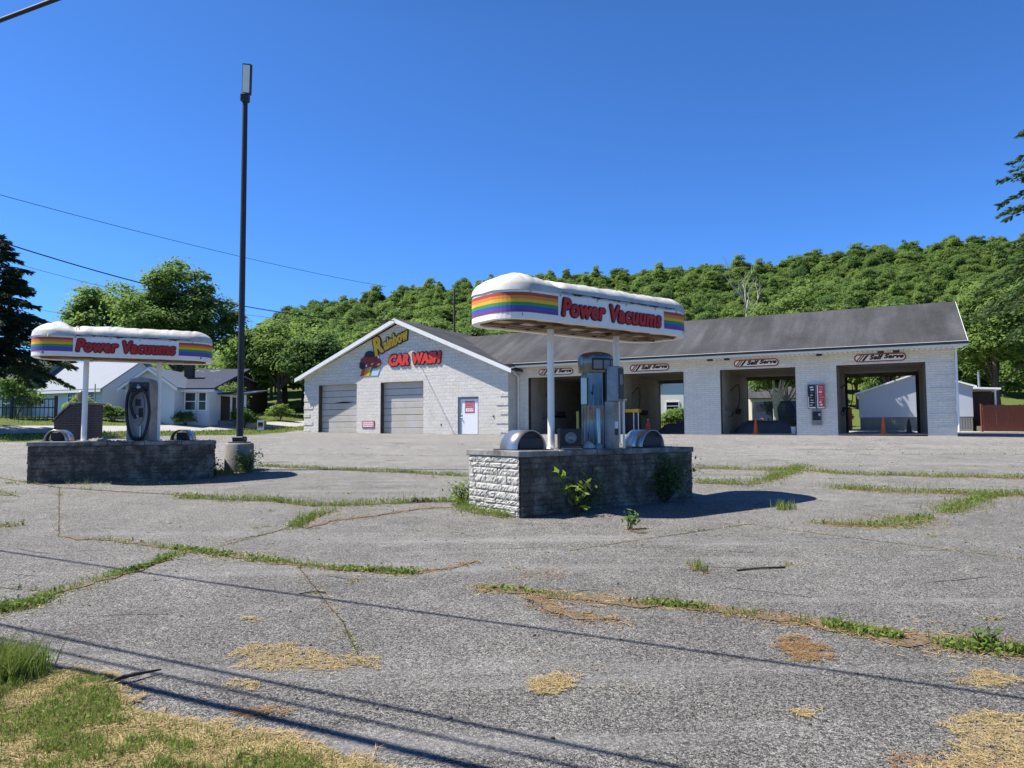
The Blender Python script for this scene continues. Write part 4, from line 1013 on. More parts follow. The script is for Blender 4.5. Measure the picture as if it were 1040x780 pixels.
mb.box(bays[0][0], bays[0][1], V1 - .29, V1 - .02, -.1, BH - .06, 'bay_inside')
part('bay_back_wall', mb)
parts_ = [(GX1, 3.30), (6.72, 8.50), (11.94, 13.72), (17.16, 18.90), (22.42, SX1 - .302)]
for (a, b) in parts_: mb.box(a + .004, b - .012 if b < 20 else b, V0 + .302, V1 - .302, -.3, WZ - .02, 'bay_inside')
part('partition', mb)
for a, b in bays:   # brown painted openings
    mb = MB(); mb.prism([(a + .001, 0), (a + .022, 0), (a + .022, BH - .02), (b - .022, BH - .02), (b - .022, 0), (b - .001, 0), (b - .001, BH - .001), (a + .001, BH - .001)], 'y', V0 + .02, V0 + .32, 'bay_jamb'); part('opening_trim', mb)
mb = MB(); mb.box(18.86, 19.02, V1 - .40, V1 - .301, 0, 3.06, 'bay_jamb'); part('opening_trim', mb)
mb = MB(); mb.box(22.27, 22.44, V1 - .40, V1 - .301, 0, 3.06, 'bay_jamb'); part('opening_trim', mb)
for a, b in bays: mb = MB(); mb.box(a - .2, b + .2, V0 + .31, V1 - .31, BH + .12, BH + .16, 'bay_inside'); part('bay_ceiling', mb)
for a, b in bays: mb = MB(); mb.box(a, b, V0, V1, -.02, .028, 'concrete'); part('bay_floor', mb)
# roof of the range
EZ = 3.86; RZ_ = 6.27; RY = 5.0
mb = MB()
for (y0, z0) in ((0.02, EZ), (10.0, EZ)):
    mb.prism([(y0, z0), (RY, RZ_), (RY, RZ_ - .10), (y0, z0 - .10)], 'x', -3.3, SX1 + .42, 'shingle')
part('range_roof', mb)
mb = MB(); mb.box(2.99, SX1 + .42, -.01, .019, EZ - .21, EZ - .02, 'white_trim'); mb.box(2.6, SX1 + .30, .02, V0, WZ - .005, WZ + .02, 'white_trim')
for y0, s_ in ((0.02, 1), (10.0, -1)): mb.prism([(y0, EZ - .012), (RY, RZ_ - .012), (RY, RZ_ - .2), (y0, EZ - .2)], 'x', SX1 + .421, SX1 + .445, 'white_trim')
x = 3.2
while x < SX1:   # soffit battens
    mb.box(x, x + .02, .03, V0 - .01, WZ - .013, WZ - .006, 'bay_inside'); x += .2
part('eave_board', mb)
mb = MB(); mb.prism([(-.09, EZ - .02), (-.075, EZ - .12), (-.011, EZ - .12), (-.011, EZ - .02)], 'x', 2.9, SX1 + .45, 'dark_steel'); mb.prism([(-.095, EZ - .018), (-.095, EZ - .0), (-.011, EZ - .0), (-.011, EZ - .018)], 'x', 2.9, SX1 + .45, 'white_trim'); part('gutter', mb)
mb = MB(); mb.tube([(2.72, .05, 3.62), (2.72, .3, 3.45), (2.72, .92, 3.2), (2.72, .92, .1)], .045, 'white_trim', 8); part('downpipe', mb); mb = MB(); mb.tube([(SX1 + .05, .9, 3.66), (SX1 + .05, .9, .1)], .045, 'white_trim', 8); part('downpipe', mb)
for x in (13.2, 14.0, 18.1, 20.6, 21.2): mb = MB(); mb.box(x, x + .25, .6, .8, WZ - .09, WZ - .012, 'dark_steel'); part('soffit_lamp', mb)
# wash equipment inside the bays
for (a, b) in bays:
    mb = MB(); mb.tube(smooth_path([(a + .05, 3.2, 2.2), (a + .5, 3.0, 2.5), (a + .55, 2.9, 1.6), (a + .25, 2.8, 1.0), (a + .06, 2.7, .9)], 6), .022, 'black', 6)
    part('wash_hose', mb); mb = MB(); mb.box(a - .004, a + .03, 3.9, 6.2, .98, 1.10, 'dark_steel')
    for q in range(4): mb.tube([(a + .02, 4.9 + q * .34, 1.05), (a + .08, 4.9 + q * .34, 1.35)], .045, 'black', 6)
    part('wand_rack', mb)
for q in range(3): mb = MB(); mb.box(13.70, 13.745, 2.1 + q * .35, 2.35 + q * .35, 1.2, 1.45, 'grey_face'); part('instruction_panel', mb)

# signs on the building (each hangs on the wall: things of their own)
def wall_thing(name, label, cat, u, v, z, group=None): return thing(name, label, cat, bw(u, v, z), -TH, group)
t = wall_thing('car_wash_sign', 'red CAR WASH lettering with a slanted yellow Rainbow and red car on the gable', 'sign', -5.5, -.0, 4.03)
def word(parent, body, x, z, w, h, ang, m, mo, ol, fat, shear, y=-.05, name='lettering'):
    o = text_mb(body, w, h, m, fat, shear, .02).build(name, parent, (x, y, z), fix=False); o.rotation_euler = (0, -R(ang), 0)
    text_mb(body, w + 2 * ol, h + 2 * ol, mo, fat + ol, shear, .03).build('outline', o, (-ol, .03, -ol), fix=False); return o
word(t, 'CAR', .02, .04, 1.48, .70, 0, 'red_sign', 'black_paint', .06, .05, .16); word(t, 'WASH', 1.72, .07, 2.02, .70, 0, 'red_sign', 'black_paint', .06, .05, .16)
word(t, 'R', -.98, .66, .72, 1.10, 24, 'yellow', 'black_paint', .08, .05, .28); word(t, 'ainbow', -.30, .98, 1.95, .74, 20, 'yellow', 'black_paint', .07, .03, .28)
mb = MB(); mb.prism([(-1.32, .55), (-.95, .85), (1.35, 2.1), (1.0, 2.1), (.2, 1.72)], 'y', -.025, -.005, 'black_paint'); mb.prism([(-1.2, .62), (-.98, .86), (-.62, 1.02), (-.72, .60)], 'y', -.04, -.026, 'orange')
mb.prism([(.2, 1.66), (1.0, 2.06), (1.18, 2.04), (.4, 1.62)], 'y', -.035, -.026, 'dark_red'); mb.prism([(-.78, .30), (-.5, .95), (-.1, 1.02), (-.45, .5)], 'y', -.02, -.004, 'lilac'); mb.build('swoosh', t)
mb = MB(); mb.prism([(-2.15, .18), (-2.12, .58), (-1.85, .72), (-1.2, .70), (-.62, .48), (-.56, .22), (-.75, .06), (-1.0, .02), (-1.3, .08), (-1.75, .0)], 'y', -.06, -.02, 'dark_red')
cr = mb.build('car_emblem', t)
mb = MB(); mb.prism([(-1.85, .725), (-1.72, .98), (-1.45, 1.06), (-1.15, .98), (-1.0, .70), (-1.3, .64)], 'y', -.065, -.018, 'black_paint'); mb.prism([(-1.06, .98), (-.98, 1.0), (-.68, .62), (-.75, .58)], 'y', -.067, -.03, 'white_letter'); mb.build('car_roof', cr)
mb = MB(); mb.prism([(-2.2, .05), (-2.2, .34), (-2.05, .42), (-1.72, .2), (-1.75, .0), (-2.0, -.06)], 'y', -.07, -.061, 'black_paint'); mb.build('car_trim', cr); mb = MB(); mb.prism([(-1.72, .10), (-1.66, .24), (-1.6, .2), (-1.64, .06)], 'y', -.075, -.0605, 'white_letter'); mb.build('car_trim', cr); mb = MB(); mb.prism([(-1.35, .2), (-1.2, .32), (-1.1, .28), (-1.25, .17)], 'y', -.07, -.061, 'yellow'); mb.prism([(-.9, .2), (-.66, .3), (-.6, .22), (-.8, .12)], 'y', -.07, -.061, 'orange'); mb.prism([(-1.3, .02), (-.95, .10), (-.65, .12), (-.9, -.03), (-1.2, -.05)], 'y', -.07, -.061, 'black_paint'); mb.build('car_trim', cr)
mb = MB(); z0, z1 = -.47, -.03
for a, b, m_ in ((0, .2, 'rust_red'), (.2, .38, 'orange'), (.38, .5, 'yellow'), (.5, .62, 'green'), (.62, 1., 'light_blue')):
    def X(f, top): return -2.18 + f * 1.36 + (.17 if top else 0)
    mb.prism([(X(a, 0), z0), (X(b, 0), z0), (X(b, 1), z1), (X(a, 1), z1)], 'y', -.03, -.005, m_)
mb.build('rainbow_block', t)

def self_serve(u, z, label):
    t = wall_thing('self_serve_sign', label, 'sign', u, V0, z, 'oval Self Serve signs above the bays')
    def oval(a, b, w, h): return [(w / 2 - h / 2 + h / 2 * math.cos(q), h / 2 * math.sin(q)) for q in np.linspace(-math.pi / 2, math.pi / 2, 12)] + [(-w / 2 + h / 2 + h / 2 * math.cos(q), h / 2 * math.sin(q)) for q in np.linspace(math.pi / 2, 3 * math.pi / 2, 12)]
    mb = MB(); mb.prism(oval(0, 0, 2.06, .35), 'y', -.03, -.002, 'dark_red'); mb.build('border', t)
    mb = MB(); mb.prism(oval(0, 0, 1.95, .26), 'y', -.036, -.0305, 'white_paint'); mb.build('panel', t)
    mb = MB()
    for x, w, m_ in ((-.88, .06, 'dark_red'), (-.78, .06, 'dark_red'), (-.66, .11, 'black_paint')): mb.prism([(x - .08, -.125), (x - .08 + w, -.125), (x + .12 + w, .125), (x + .12, .125)], 'y', -.04, -.0365, m_)
    mb.build('stripe', t)
    a = text_mb('Self', .56, .22, 'dark_maroon', .016, .35, .006); a.build('lettering', t, (-.42, -.038, -.09), fix=False)
    a = text_mb('Serve', .78, .20, 'dark_maroon', .016, .35, .006); a.build('lettering', t, (.16, -.038, -.06), fix=False)
    return t
for (u, z, lb) in ((4.98, 3.40, 'oval Self Serve sign above the first bay beside the gabled wing'), (10.2, 3.40, 'oval Self Serve sign above the second bay, right of the stainless vacuum'), (15.42, 3.40, 'oval Self Serve sign above the bay with one orange cone'), (20.68, 3.40, 'oval Self Serve sign above the last bay at the right end')): self_serve(u, z, lb)

t = wall_thing('wall_notice', 'faded pink notice board low on the pier between the garage doors', 'sign', -7.02, 0, .40)
mb = MB(); mb.box(-.47, .47, -.03, -.003, 0, .42, 'dark_red'); mb.box(-.44, .44, -.036, -.031, .03, .39, 'pink'); mb.build('board', t)
mb = MB()
for z, w in ((.30, .34), (.19, .38), (.07, .36)):
    x = -w
    while x < w - .05:
        l = random.uniform(.05, .16); mb.box(x, min(x + l, w), -.039, -.0365, z, z + .06, 'white_letter'); x += l + .03
mb.build('print', t)
t = wall_thing('door_notice', 'faded red notice fixed to the upper half of the white entrance door', 'sign', .07, .10, 1.22)
mb = MB(); mb.box(-.31, .31, -.012, -.002, 0, .66, 'dark_red'); mb.box(-.28, .28, -.016, -.0125, .03, .63, 'pink'); mb.build('board', t)
mb = MB()
for z in (.08, .18, .29, .38, .47, .55):
    x = -.24
    while x < .2:
        l = random.uniform(.03, .13); mb.box(x, min(x + l, .25), -.018, -.0165, z, z + (.07 if z < .2 else .045), 'white_letter' if z < .2 else 'dark_red'); x += l + .025
mb.build('print', t)
t = wall_thing('vending_cabinet', 'black and red vending cabinets on the pier between the two right bays', 'vending machine', 18.03, V0, .42)
for x0, m_ in ((-.36, 'black_paint'), (.02, 'red_sign')):
    mb = MB(); mb.bev(x0, x0 + .36, -.16, -.002, .74, 1.88, 'steel_grey', .012); c_ = mb.build('cabinet', t)
    mb = MB(); mb.box(x0 + .03, x0 + .33, -.166, -.161, .78, 1.84, m_); mb.box(x0 + .03, x0 + (.07 if x0 > 0 else .06), -.17, -.1665, .80, 1.82 if x0 > 0 else 1.3, 'white_letter'); mb.box(x0 + .03, x0 + .33, -.17, -.1665, .78, .83, 'white_letter')
    for k in range(8):
        z = .90 + k * .115; a = x0 + .10 + random.uniform(0, .05); mb.box(a, a + random.uniform(.08, .18), -.17, -.1665, z, z + random.uniform(.03, .07), 'white_letter' if random.random() < .55 else ('grey_face' if x0 < 0 else 'pink'))
    mb.build('face', c_)
mb = MB(); mb.bev(-.21, .22, -.14, -.002, 0, .68, 'steel_grey', .01); c_ = mb.build('coin_panel', t)
mb = MB(); mb.box(-.17, .18, -.146, -.141, .22, .63, 'black_paint'); mb.box(.08, .16, -.15, -.1465, .42, .54, 'chrome'); mb.box(-.1, .1, -.147, -.141, .08, .16, 'grey_face'); mb.build('face', c_)

# cones and the clutter in the bays
def cone(label, u, v, h, m='cone', grp=None):
    p = bw(u, v, .03); t = thing('traffic_cone', label, 'traffic cone', p, -TH, grp)
    mb = MB(); mb.bev(-.17, .17, -.17, .17, 0, .035, m, .008); mb.build('base', t)
    mb = MB(); mb.lathe([(.13, .035), (.115, .06), (.035, h - .02), (.025, h), (.02, h), (.02, h - .05)], m, 20); mb.build('body', t)
    return t
cone('orange cone in the third bay beside a dark mound', 15.25, 1.5, .72)
cone('orange cone standing alone in the last bay on the right', 20.72, 1.45, .74)
cone('black cone in the last bay, right of the orange one', 21.72, 1.45, .66, 'black')
mb = MB(); vs = []; nx_, ny_ = 22, 9
def mound(label, u0, u1, v0, v1, h, m, seed):
    mb = MB(); vs = []
    for j in range(ny_):
        for i in range(nx_):
            a, b = i / (nx_ - 1), j / (ny_ - 1); e = min(1, 5 * min(a, 1 - a)) ** .5 * min(1, 4 * min(b, 1 - b)) ** .5
            vs.append((u0 + (u1 - u0) * a, v0 + (v1 - v0) * b, .03 + e * h * (1 + .18 * noise.noise(Vector((a * 5, b * 3, seed))))))
    mb.add(vs, [(j * nx_ + i, j * nx_ + i + 1, (j + 1) * nx_ + i + 1, (j + 1) * nx_ + i) for j in range(ny_ - 1) for i in range(nx_ - 1)], m, True)
    o = mb.build('covered_mound', None, BO, -TH); tag(o, label, 'mound'); return o
mound('low dark tarpaulin covered mound across the floor of the third bay', 13.9, 17.05, 3.0, 4.6, .62, 'tarp', 1)
mound('low dark tarpaulin covered mound on the floor of the second bay', 9.6, 11.9, 4.2, 6.0, .55, 'tarp', 5)
p = bw(16.98, 1.6, .03); mb = MB(); mb.lathe([(.12, 0), (.15, .32), (.155, .33), (.14, .33), (.12, .03), (.001, .02)], 'white_paint', 18); mb.tube(smooth_path([(-.15, 0, .32), (0, -.05, .2), (.15, 0, .32)]), .006, 'steel_grey', 6); tag(mb.build('bucket', None, p), 'white bucket against the right side of the third bay', 'bucket')
t = thing('trash_stand', 'dark bin stand with a yellow lid in the second bay', 'bin', bw(8.95, 2.0, .03), -TH)
mb = MB(); mb.box(-.4, .36, -.25, .25, .05, 1.1, 'black'); mb.build('bin', t); mb = MB(); mb.bev(-.46, .42, -.3, .3, 1.12, 1.3, 'yellow', .02); mb.build('lid', t)
mb = MB()
for x in (-.43, .15, .40): mb.box(x - .02, x + .02, -.29, -.25, 0, 1.12, 'white_trim')
mb.build('leg', t)
tag(mound('scattered dark debris along the threshold of the last bay', 19.1, 22.2, 1.35, 1.9, .10, 'tarp', 9), cat='debris')

# ------------------------------------------------------------------ houses
def gable_vol(mbw, x0, x1, y0, y1, zt, zp, ax, mw, z0=-.6):
    """walls with gable ends; ridge along ax"""
    mbw.box(x0, x1, y0, y1, z0, zt, mw)
    if ax == 'x': mbw.prism([(y0, zt), (y1, zt), ((y0 + y1) / 2, zp)], 'x', x0, x1, mw)
    else: mbw.prism([(x0, zt), (x1, zt), ((x0 + x1) / 2, zp)], 'y', y0, y1, mw)
def gable_roof(mb, x0, x1, y0, y1, zt, zp, ax, m, ov=.35, th=.09, up=.05):
    if ax == 'x':
        c = (y0 + y1) / 2; s_ = (zp - zt) / (c - y0)
        for a, sg in ((y0, -1), (y1, 1)): mb.prism([(a + sg * ov, zt - ov * s_ + up), (c, zp + up), (c, zp + up + th), (a + sg * ov, zt - ov * s_ + up + th)], 'x', x0 - ov, x1 + ov, m)
    else:
        c = (x0 + x1) / 2; s_ = (zp - zt) / (c - x0)
        for a, sg in ((x0, -1), (x1, 1)): mb.prism([(a + sg * ov, zt - ov * s_ + up), (c, zp + up), (c, zp + up + th), (a + sg * ov, zt - ov * s_ + up + th)], 'y', y0 - ov, y1 + ov, m)
def window(par, x, y, z, w, h, axis='y', sg=-1):
    t_ = .05; mb = MB()
    def bx(a0, a1, d0, d1, z0, z1, m_):
        if axis == 'y': mb.box(a0, a1, min(y + sg * d0, y + sg * d1), max(y + sg * d0, y + sg * d1), z0, z1, m_)
        else: mb.box(min(x + sg * d0, x + sg * d1), max(x + sg * d0, x + sg * d1), a0, a1, z0, z1, m_)
    c = x if axis == 'y' else y
    bx(c - w / 2, c + w / 2, .002, .02, z, z + h, 'glass')
    o = mb.build('window', par)
    q = MB(); 
    def by(a0, a1, z0, z1):
        if axis == 'y': q.box(a0, a1, min(y + sg * .004, y + sg * .06), max(y + sg * .004, y + sg * .06), z0, z1, 'white_trim')
        else: q.box(min(x + sg * .004, x + sg * .06), max(x + sg * .004, x + sg * .06), a0, a1, z0, z1, 'white_trim')
    by(c - w / 2 - .08, c - w / 2, z - .08, z + h + .08); by(c + w / 2, c + w / 2 + .08, z - .08, z + h + .08); by(c - w / 2, c + w / 2, z + h, z + h + .08); by(c - w / 2, c + w / 2, z - .08, z); by(c - w / 2, c + w / 2, z + h / 2 - .025, z + h / 2 + .025)
    q.build('frame', o); return o

gz_ = H(-22.5, 44.5)
t = thing('house', 'white bungalow with pale blue metal roofs and several gables behind the far planter', 'house', (-22.4, 43.6, gz_ - .05), 0)
rot = R(-24)
mb = MB()
gable_vol(mb, -1.1, 1.9, 0, 6.5, 2.15, 3.2, 'y', 'house_white'); mb.build('wall', t)
mb = MB(); gable_roof(mb, -1.1, 1.9, 0, 6.5, 2.15, 3.2, 'y', 'metal_roof', .3); mb.build('roof', t)
mb = MB(); c = .4; s_ = (3.2 - 2.15) / 1.5
for sg in (-1, 1): mb.prism([(c + sg * 1.8, 2.15 - .3 * s_ - .1), (c, 3.1), (c, 3.27), (c + sg * 1.8, 2.15 - .3 * s_ + .06)], 'y', -.335, -.30, 'white_trim')
mb.build('rake_board', t)
# left block, turned so that its gable end shows
L0 = MB(); gable_vol(L0, -4.9, 2.4, 0, 5.2, 2.2, 4.0, 'x', 'house_white'); lw = L0.build('wall', t, (-5.2, 1.9, 0), rot)
L0 = MB(); gable_roof(L0, -4.9, 2.4, 0, 5.2, 2.2, 4.0, 'x', 'metal_roof', .4); lr = L0.build('roof', t, (-5.2, 1.9, 0), rot)
L0 = MB()
for a, b in ((-.4, 2.6), (5.6, 2.6)): 
    za = 2.2 - .4 * (1.8 / 2.6); L0.prism([(a, za - .1), (2.6, 3.92), (2.6, 4.12), (a, za + .1)], 'x', -5.34, -5.305, 'white_trim')
L0.box(-5.3, 2.8, -.46, -.42, 1.85, 2.0, 'white_trim'); L0.build('rake_board', t, (-5.2, 1.9, 0), rot)
window(lw, -4.9, 2.6, 2.75, .5, .6, 'x', -1); window(lw, -4.9, 4.2, 1.0, .6, 1.0, 'x', -1); window(lw, -4.9, .9, 1.15, .7, .8, 'x', -1); window(lw, -.3, 0, 1.3, .9, .55, 'y', -1)
window(lw, -3.6, 0, 1.2, 1.0, .7, 'y', -1); window(lw, 1.2, 0, 1.2, 1.0, .7, 'y', -1)
# hipped porch roof at the left gable end
pc = MB(); pc.add([(-6.6, .2, 2.0), (-6.6, 4.4, 2.0), (-4.88, 4.6, 2.05), (-4.88, .0, 2.05), (-4.88, 1.6, 2.78), (-4.88, 3.4, 2.78)], [(0, 1, 5, 4), (0, 4, 3), (1, 2, 5), (0, 3, 2, 1), (3, 4, 5, 2)], 'metal_roof'); pc.build('porch_roof', t, (-5.2, 1.9, 0), rot)
pc = MB(); pc.box(-6.5, -4.9, .4, 4.2, -.6, .15, 'concrete')
for y in (.4, 2.3, 4.2): pc.box(-6.5, -6.4, y - .05, y + .05, .15, 1.98, 'white_trim')
pc.box(-6.6, -4.9, .15, 4.4, 1.9, 2.0, 'white_trim'); pc.build('porch', t, (-5.2, 1.9, 0), rot)
# right wing
mb = MB(); gable_vol(mb, 1.9, 3.5, 1.2, 6.8, 2.0, 2.02, 'x', 'house_white'); rw = mb.build('wall', t)
mb = MB(); mb.prism([(.8, 1.98), (6.9, 3.7), (6.9, 3.8), (.8, 2.09)], 'x', .3, 3.95, 'dark_roof'); mb.prism([(.795, 1.86), (.83, 1.86), (.83, 2.0), (.795, 2.0)], 'x', 1.6, 3.98, 'white_trim'); mb.build('roof', t)
window(rw, 2.35, 1.2, .75, .62, 1.05); window(rw, 3.1, 1.2, .75, .42, 1.05)
mb = MB(); mb.box(.85, 1.35, 3.5, 4.0, 2.9, 4.1, 'brick_dark'); mb.build('chimney', t)
mb = MB(); mb.box(3.5, 5.3, 2.6, 6.5, -.6, .1, 'concrete'); mb.prism([(2.4, 1.75), (6.8, 2.2), (6.8, 2.28), (2.4, 1.83)], 'x', 3.52, 5.4, 'dark_roof')
for x in (4.3, 5.2): mb.box(x - .05, x + .05, 2.65, 2.75, .1, 1.76, 'white_trim')
mb.box(3.52, 3.54, 3.0, 5.5, .1, 1.7, 'gap'); mb.build('side_porch', t)
mb = MB(); mb.box(-3.05, -2.75, -.1, -.0, .55, 1.25, 'steel_grey'); mb.tube([(-2.9, -.05, 1.25), (-2.9, -.05, 2.3)], .03, 'steel_grey', 6); mb.build('meter_box', t)

def simple_house(name, label, loc, rz, W, D, zt, zp, ax, mw, mr, wins, cat='house'):
    t = thing(name, label, cat, loc, rz); mb = MB(); gable_vol(mb, -W / 2, W / 2, 0, D, zt, zp, ax, mw); w_ = mb.build('wall', t)
    mb = MB(); gable_roof(mb, -W / 2, W / 2, 0, D, zt, zp, ax, mr); mb.build('roof', t)
    for (x, z, w, h) in wins: window(t, x, 0, z, w, h)
    return t
simple_house('house', 'tan clapboard house behind the dark spruce', (-35.5, 47, H(-35.5, 47) - .1), R(-8), 7.5, 7, 2.5, 4.4, 'x', 'house_tan', 'shingle', [(-2.2, 1.1, .9, .9), (1.2, 1.0, .9, 1.0), (2.9, 0.0, .9, 2.0)])
simple_house('house', 'dark brown two storey house behind the lamp post', (-26.6, 67, H(-26.6, 67) - .6), R(6), 4.2, 7, 3.7, 4.7, 'y', 'brown_wall', 'dark_roof', [(1.1, 2.5, .7, 1.0), (1.1, .7, .9, .9), (-1.0, 2.5, .7, 1.0), (-1.0, .6, .8, 1.1)])
simple_house('house', 'grey roofed white house seen through the second bay', (19.3, 74, H(19.3, 74) - .3), R(-15), 9, 8, 3.0, 6.6, 'y', 'house_white', 'metal_roof', [(-1.2, 1.2, 1.0, 1.0), (1.6, 1.2, 1.0, 1.0), (0, 3.6, .9, 1.)])
simple_house('shed', 'tan shed behind the pale trunked trees of the third bay', (25.5, 68, H(25.5, 68) - .3), R(-5), 5.5, 5, 2.6, 3.8, 'x', 'house_tan', 'shingle', [(-1.2, .9, .9, 1.0), (1.0, .9, .9, 1.0)], 'shed')

# white mobile home seen through and beside the last bay
t = thing('mobile_home', 'white flat sided mobile home with a grey skirt and lean-to behind the last bay', 'mobile home', (24.9, 44.6, 1.72), R(-27.5)); t.scale = (.857, 1, 1)
mb = MB(); mb.prism([(-3.55, .62), (3.65, .62), (3.65, 2.42), (.6, 3.34), (-3.55, 2.12)], 'y', 0, 14, 'home_pale'); mb.build('wall', t)
mb = MB(); mb.box(-3.5, 3.6, .03, 13.9, -.4, .6, 'corrugate')
x = -3.5
while x < 3.6: mb.box(x, x + .06, .005, .03, -.05, .6, 'corrugate'); x += .16
mb.build('skirt', t)
mb = MB(); mb.prism([(-3.8, 2.06), (.6, 3.36), (.6, 3.46), (-3.8, 2.16)], 'y', -.25, 14.2, 'white_trim'); mb.prism([(3.9, 2.36), (.6, 3.36), (.6, 3.46), (3.9, 2.46)], 'y', -.25, 14.2, 'white_trim'); mb.build('roof', t)
mb = MB(); mb.box(3.8, 5.0, .1, 4.5, -.3, .05, 'concrete'); mb.prism([(3.67, 2.28), (5.3, 2.20), (5.3, 2.30), (3.67, 2.38)], 'y', -.3, 5, 'white_trim'); mb.box(4.95, 5.05, .05, .15, 0, 2.2, 'white_trim'); mb.box(3.68, 5.05, 2.0, 2.1, 0, 2.2, 'brown_wall'); mb.build('lean_to', t)
mb = MB(); mb.tube([(2.3, 3, 2.7), (2.3, 3, 3.5)], .09, 'galv', 10); mb.tube([(4.4, 3, 2.1), (4.4, 3, 3.5)], .08, 'galv', 10); mb.build('flue', t)

def board_fence(name, label, p0, p1, h, m, w=.14, gap=.012, cat='fence', z_off=0):
    t = thing(name, label, cat, (p0[0], p0[1], H(*p0) + z_off)); L = math.dist(p0, p1); dx, dy = (p1[0] - p0[0]) / L, (p1[1] - p0[1]) / L; zb = H(*p0)
    mt = Matrix(((dx, -dy, 0, 0), (dy, dx, 0, 0), (0, 0, 1, 0), (0, 0, 0, 1))); mb = MB(); x = 0
    while x < L: 
        zz = H(p0[0] + dx * x, p0[1] + dy * x) - zb; mb.box(x, x + w, -.02, .0, zz + .05, zz + h * random.uniform(.97, 1.0), m, mt); x += w + gap
    mb.build('boards', t); mb = MB()
    for z in (.3, h - .3): mb.box(0, L, .002, .05, z, z + .09, m, mt)
    mb.build('rail', t); x = 0
    while x <= L + .01: mb = MB(); zz = H(p0[0] + dx * x, p0[1] + dy * x) - zb; mb.box(x - .05, x + .05, .052, .15, zz - .3, zz + h + .05, m, mt); mb.build('post', t); x += 2.4
    return t
board_fence('board_fence', 'red brown board fence beside the mobile home lean-to', (27.6, 42.2), (36, 41.2), 1.62, 'fence_red')
board_fence('board_fence', 'low red brown fence piece seen through the last bay', (20.2, 45.4), (21.5, 45.6), 1.5, 'fence_red')
board_fence('board_fence', 'low brown wooden fence seen through the second bay', (9, 58), (16, 58), .9, 'fence_wood', .1, .06)
# dark rail fence on the left
t = thing('rail_fence', 'dark rail fence beneath the dark spruce', 'fence', (-27, 37.5, H(-24, 37.5)))
mb = MB()
for z in (.25, .75, 1.2): mb.box(-6, 3.2, -.02, .02, z, z + .06, 'dark_steel')
k = -6
while k < 3.2: mb.box(k, k + .025, -.015, .015, .1, 1.25, 'dark_steel'); k += .22
mb.build('rail', t)
for k in range(5): mb = MB(); mb.box(-6 + k * 2.3 - .06, -6 + k * 2.3 + .06, -.06, .06, -.4, 1.4, 'dark_steel'); mb.build('post', t)

# brick pillar with a lantern behind the far planter
p = (-13.55, 22.6); t = thing('brick_pillar', 'dark brick pillar with a sloped shoulder and a small lantern behind the far planter', 'pillar', (p[0], p[1], H(*p) - .1), R(12))
mb = MB(); mb.prism([(-.62, 0), (.52, 0), (.52, 1.52), (-.14, 1.52), (-.62, 1.0)], 'y', -.35, .35, 'brick_dark'); mb.build('shaft', t)
mb = MB(); mb.bev(-.18, .58, -.4, .4, 1.521, 1.58, 'cap_stone', .01); mb.prism([(-.68, .98), (-.64, 1.06), (-.16, 1.6), (-.185, 1.525)], 'y', -.39, .39, 'cap_stone'); mb.build('cap', t)
mb = MB(); mb.lathe([(.07, 1.58), (.05, 1.66), (.09, 1.70), (.10, 1.86), (.12, 1.87), (.05, 1.95), (.001, 1.98)], 'steel_grey', 14, (-.02, 0, 0)); mb.build('lantern', t)

# yard sign by the street
x, y = street_pt(17.2, .7); t = thing('yard_sign', 'small white framed yard sign with a dark and red picture near the garage wing', 'sign', (x, y, H(x, y)), R(8))
mb = MB(); mb.box(-.20, .20, -.01, .01, .12, .72, 'white_paint'); mb.build('board', t)
mb = MB(); mb.box(-.15, .15, -.016, -.0105, .28, .60, 'dark_red'); mb.box(-.15, .05, -.02, -.0165, .42, .60, 'black_paint'); mb.box(-.15, .15, -.02, -.0165, .30, .36, 'pink'); mb.build('print', t)
mb = MB()
for sx in (-.19, .19): mb.box(sx - .01, sx + .01, .011, .025, -.2, .74, 'dark_steel')
mb.build('stake', t)

# vehicles glimpsed through the bays
def wheel(par, x, y, r, w):
    mb = MB(); mb.lathe([(r * .62, -w / 2), (r * .96, -w / 2), (r, -w / 2 + .03), (r, w / 2 - .03), (r * .96, w / 2), (r * .62, w / 2)], 'black', 22); o = mb.build('wheel', par, (x, y, r)); o.rotation_euler = (R(90), 0, 0)
    mb = MB(); mb.lathe([(r * .6, -w / 2 + .02), (r * .5, -w / 2 + .05), (r * .12, -w / 2 + .03), (.001, -w / 2 + .02)], 'chrome', 18); mb.build('rim', o); mb = MB(); mb.lathe([(r * .6, w / 2 - .02), (r * .5, w / 2 - .05), (r * .12, w / 2 - .03), (.001, w / 2 - .02)], 'chrome', 18); mb.build('rim', o)
px_, py_ = 15.0, 62.0
t = thing('camper', 'white camper trailer with a dark window seen through the second bay', 'camper', (px_, py_, H(px_, py_)), R(-20))
mb = MB(); mb.prism([(-2.4, .55), (2.4, .45), (2.6, 1.2), (2.3, 2.55), (-2.2, 2.6), (-2.6, 1.9), (-2.5, .8)], 'y', -1.05, 1.05, 'rv_white'); mb.build('body', t)
window(t, -1.0, -1.05, 1.3, 1.0, .65); window(t, 1.3, -1.05, 1.3, 1.1, .65)
for x in (-.45, .4): wheel(t, x, -.92, .34, .2); wheel(t, x, .92, .34, .2)
mb = MB(); mb.box(.35, .95, -1.056, -1.051, .6, 2.3, 'white_trim'); d_ = mb.build('door', t); mb = MB(); mb.box(.42, .47, -1.08, -1.057, 1.3, 1.4, 'chrome'); mb.build('handle', d_)
px_, py_ = 21.4, 56.5
t = thing('van', 'dark blue van parked behind the pale trunked trees of the third bay', 'van', (px_, py_, H(px_, py_)), R(-62))
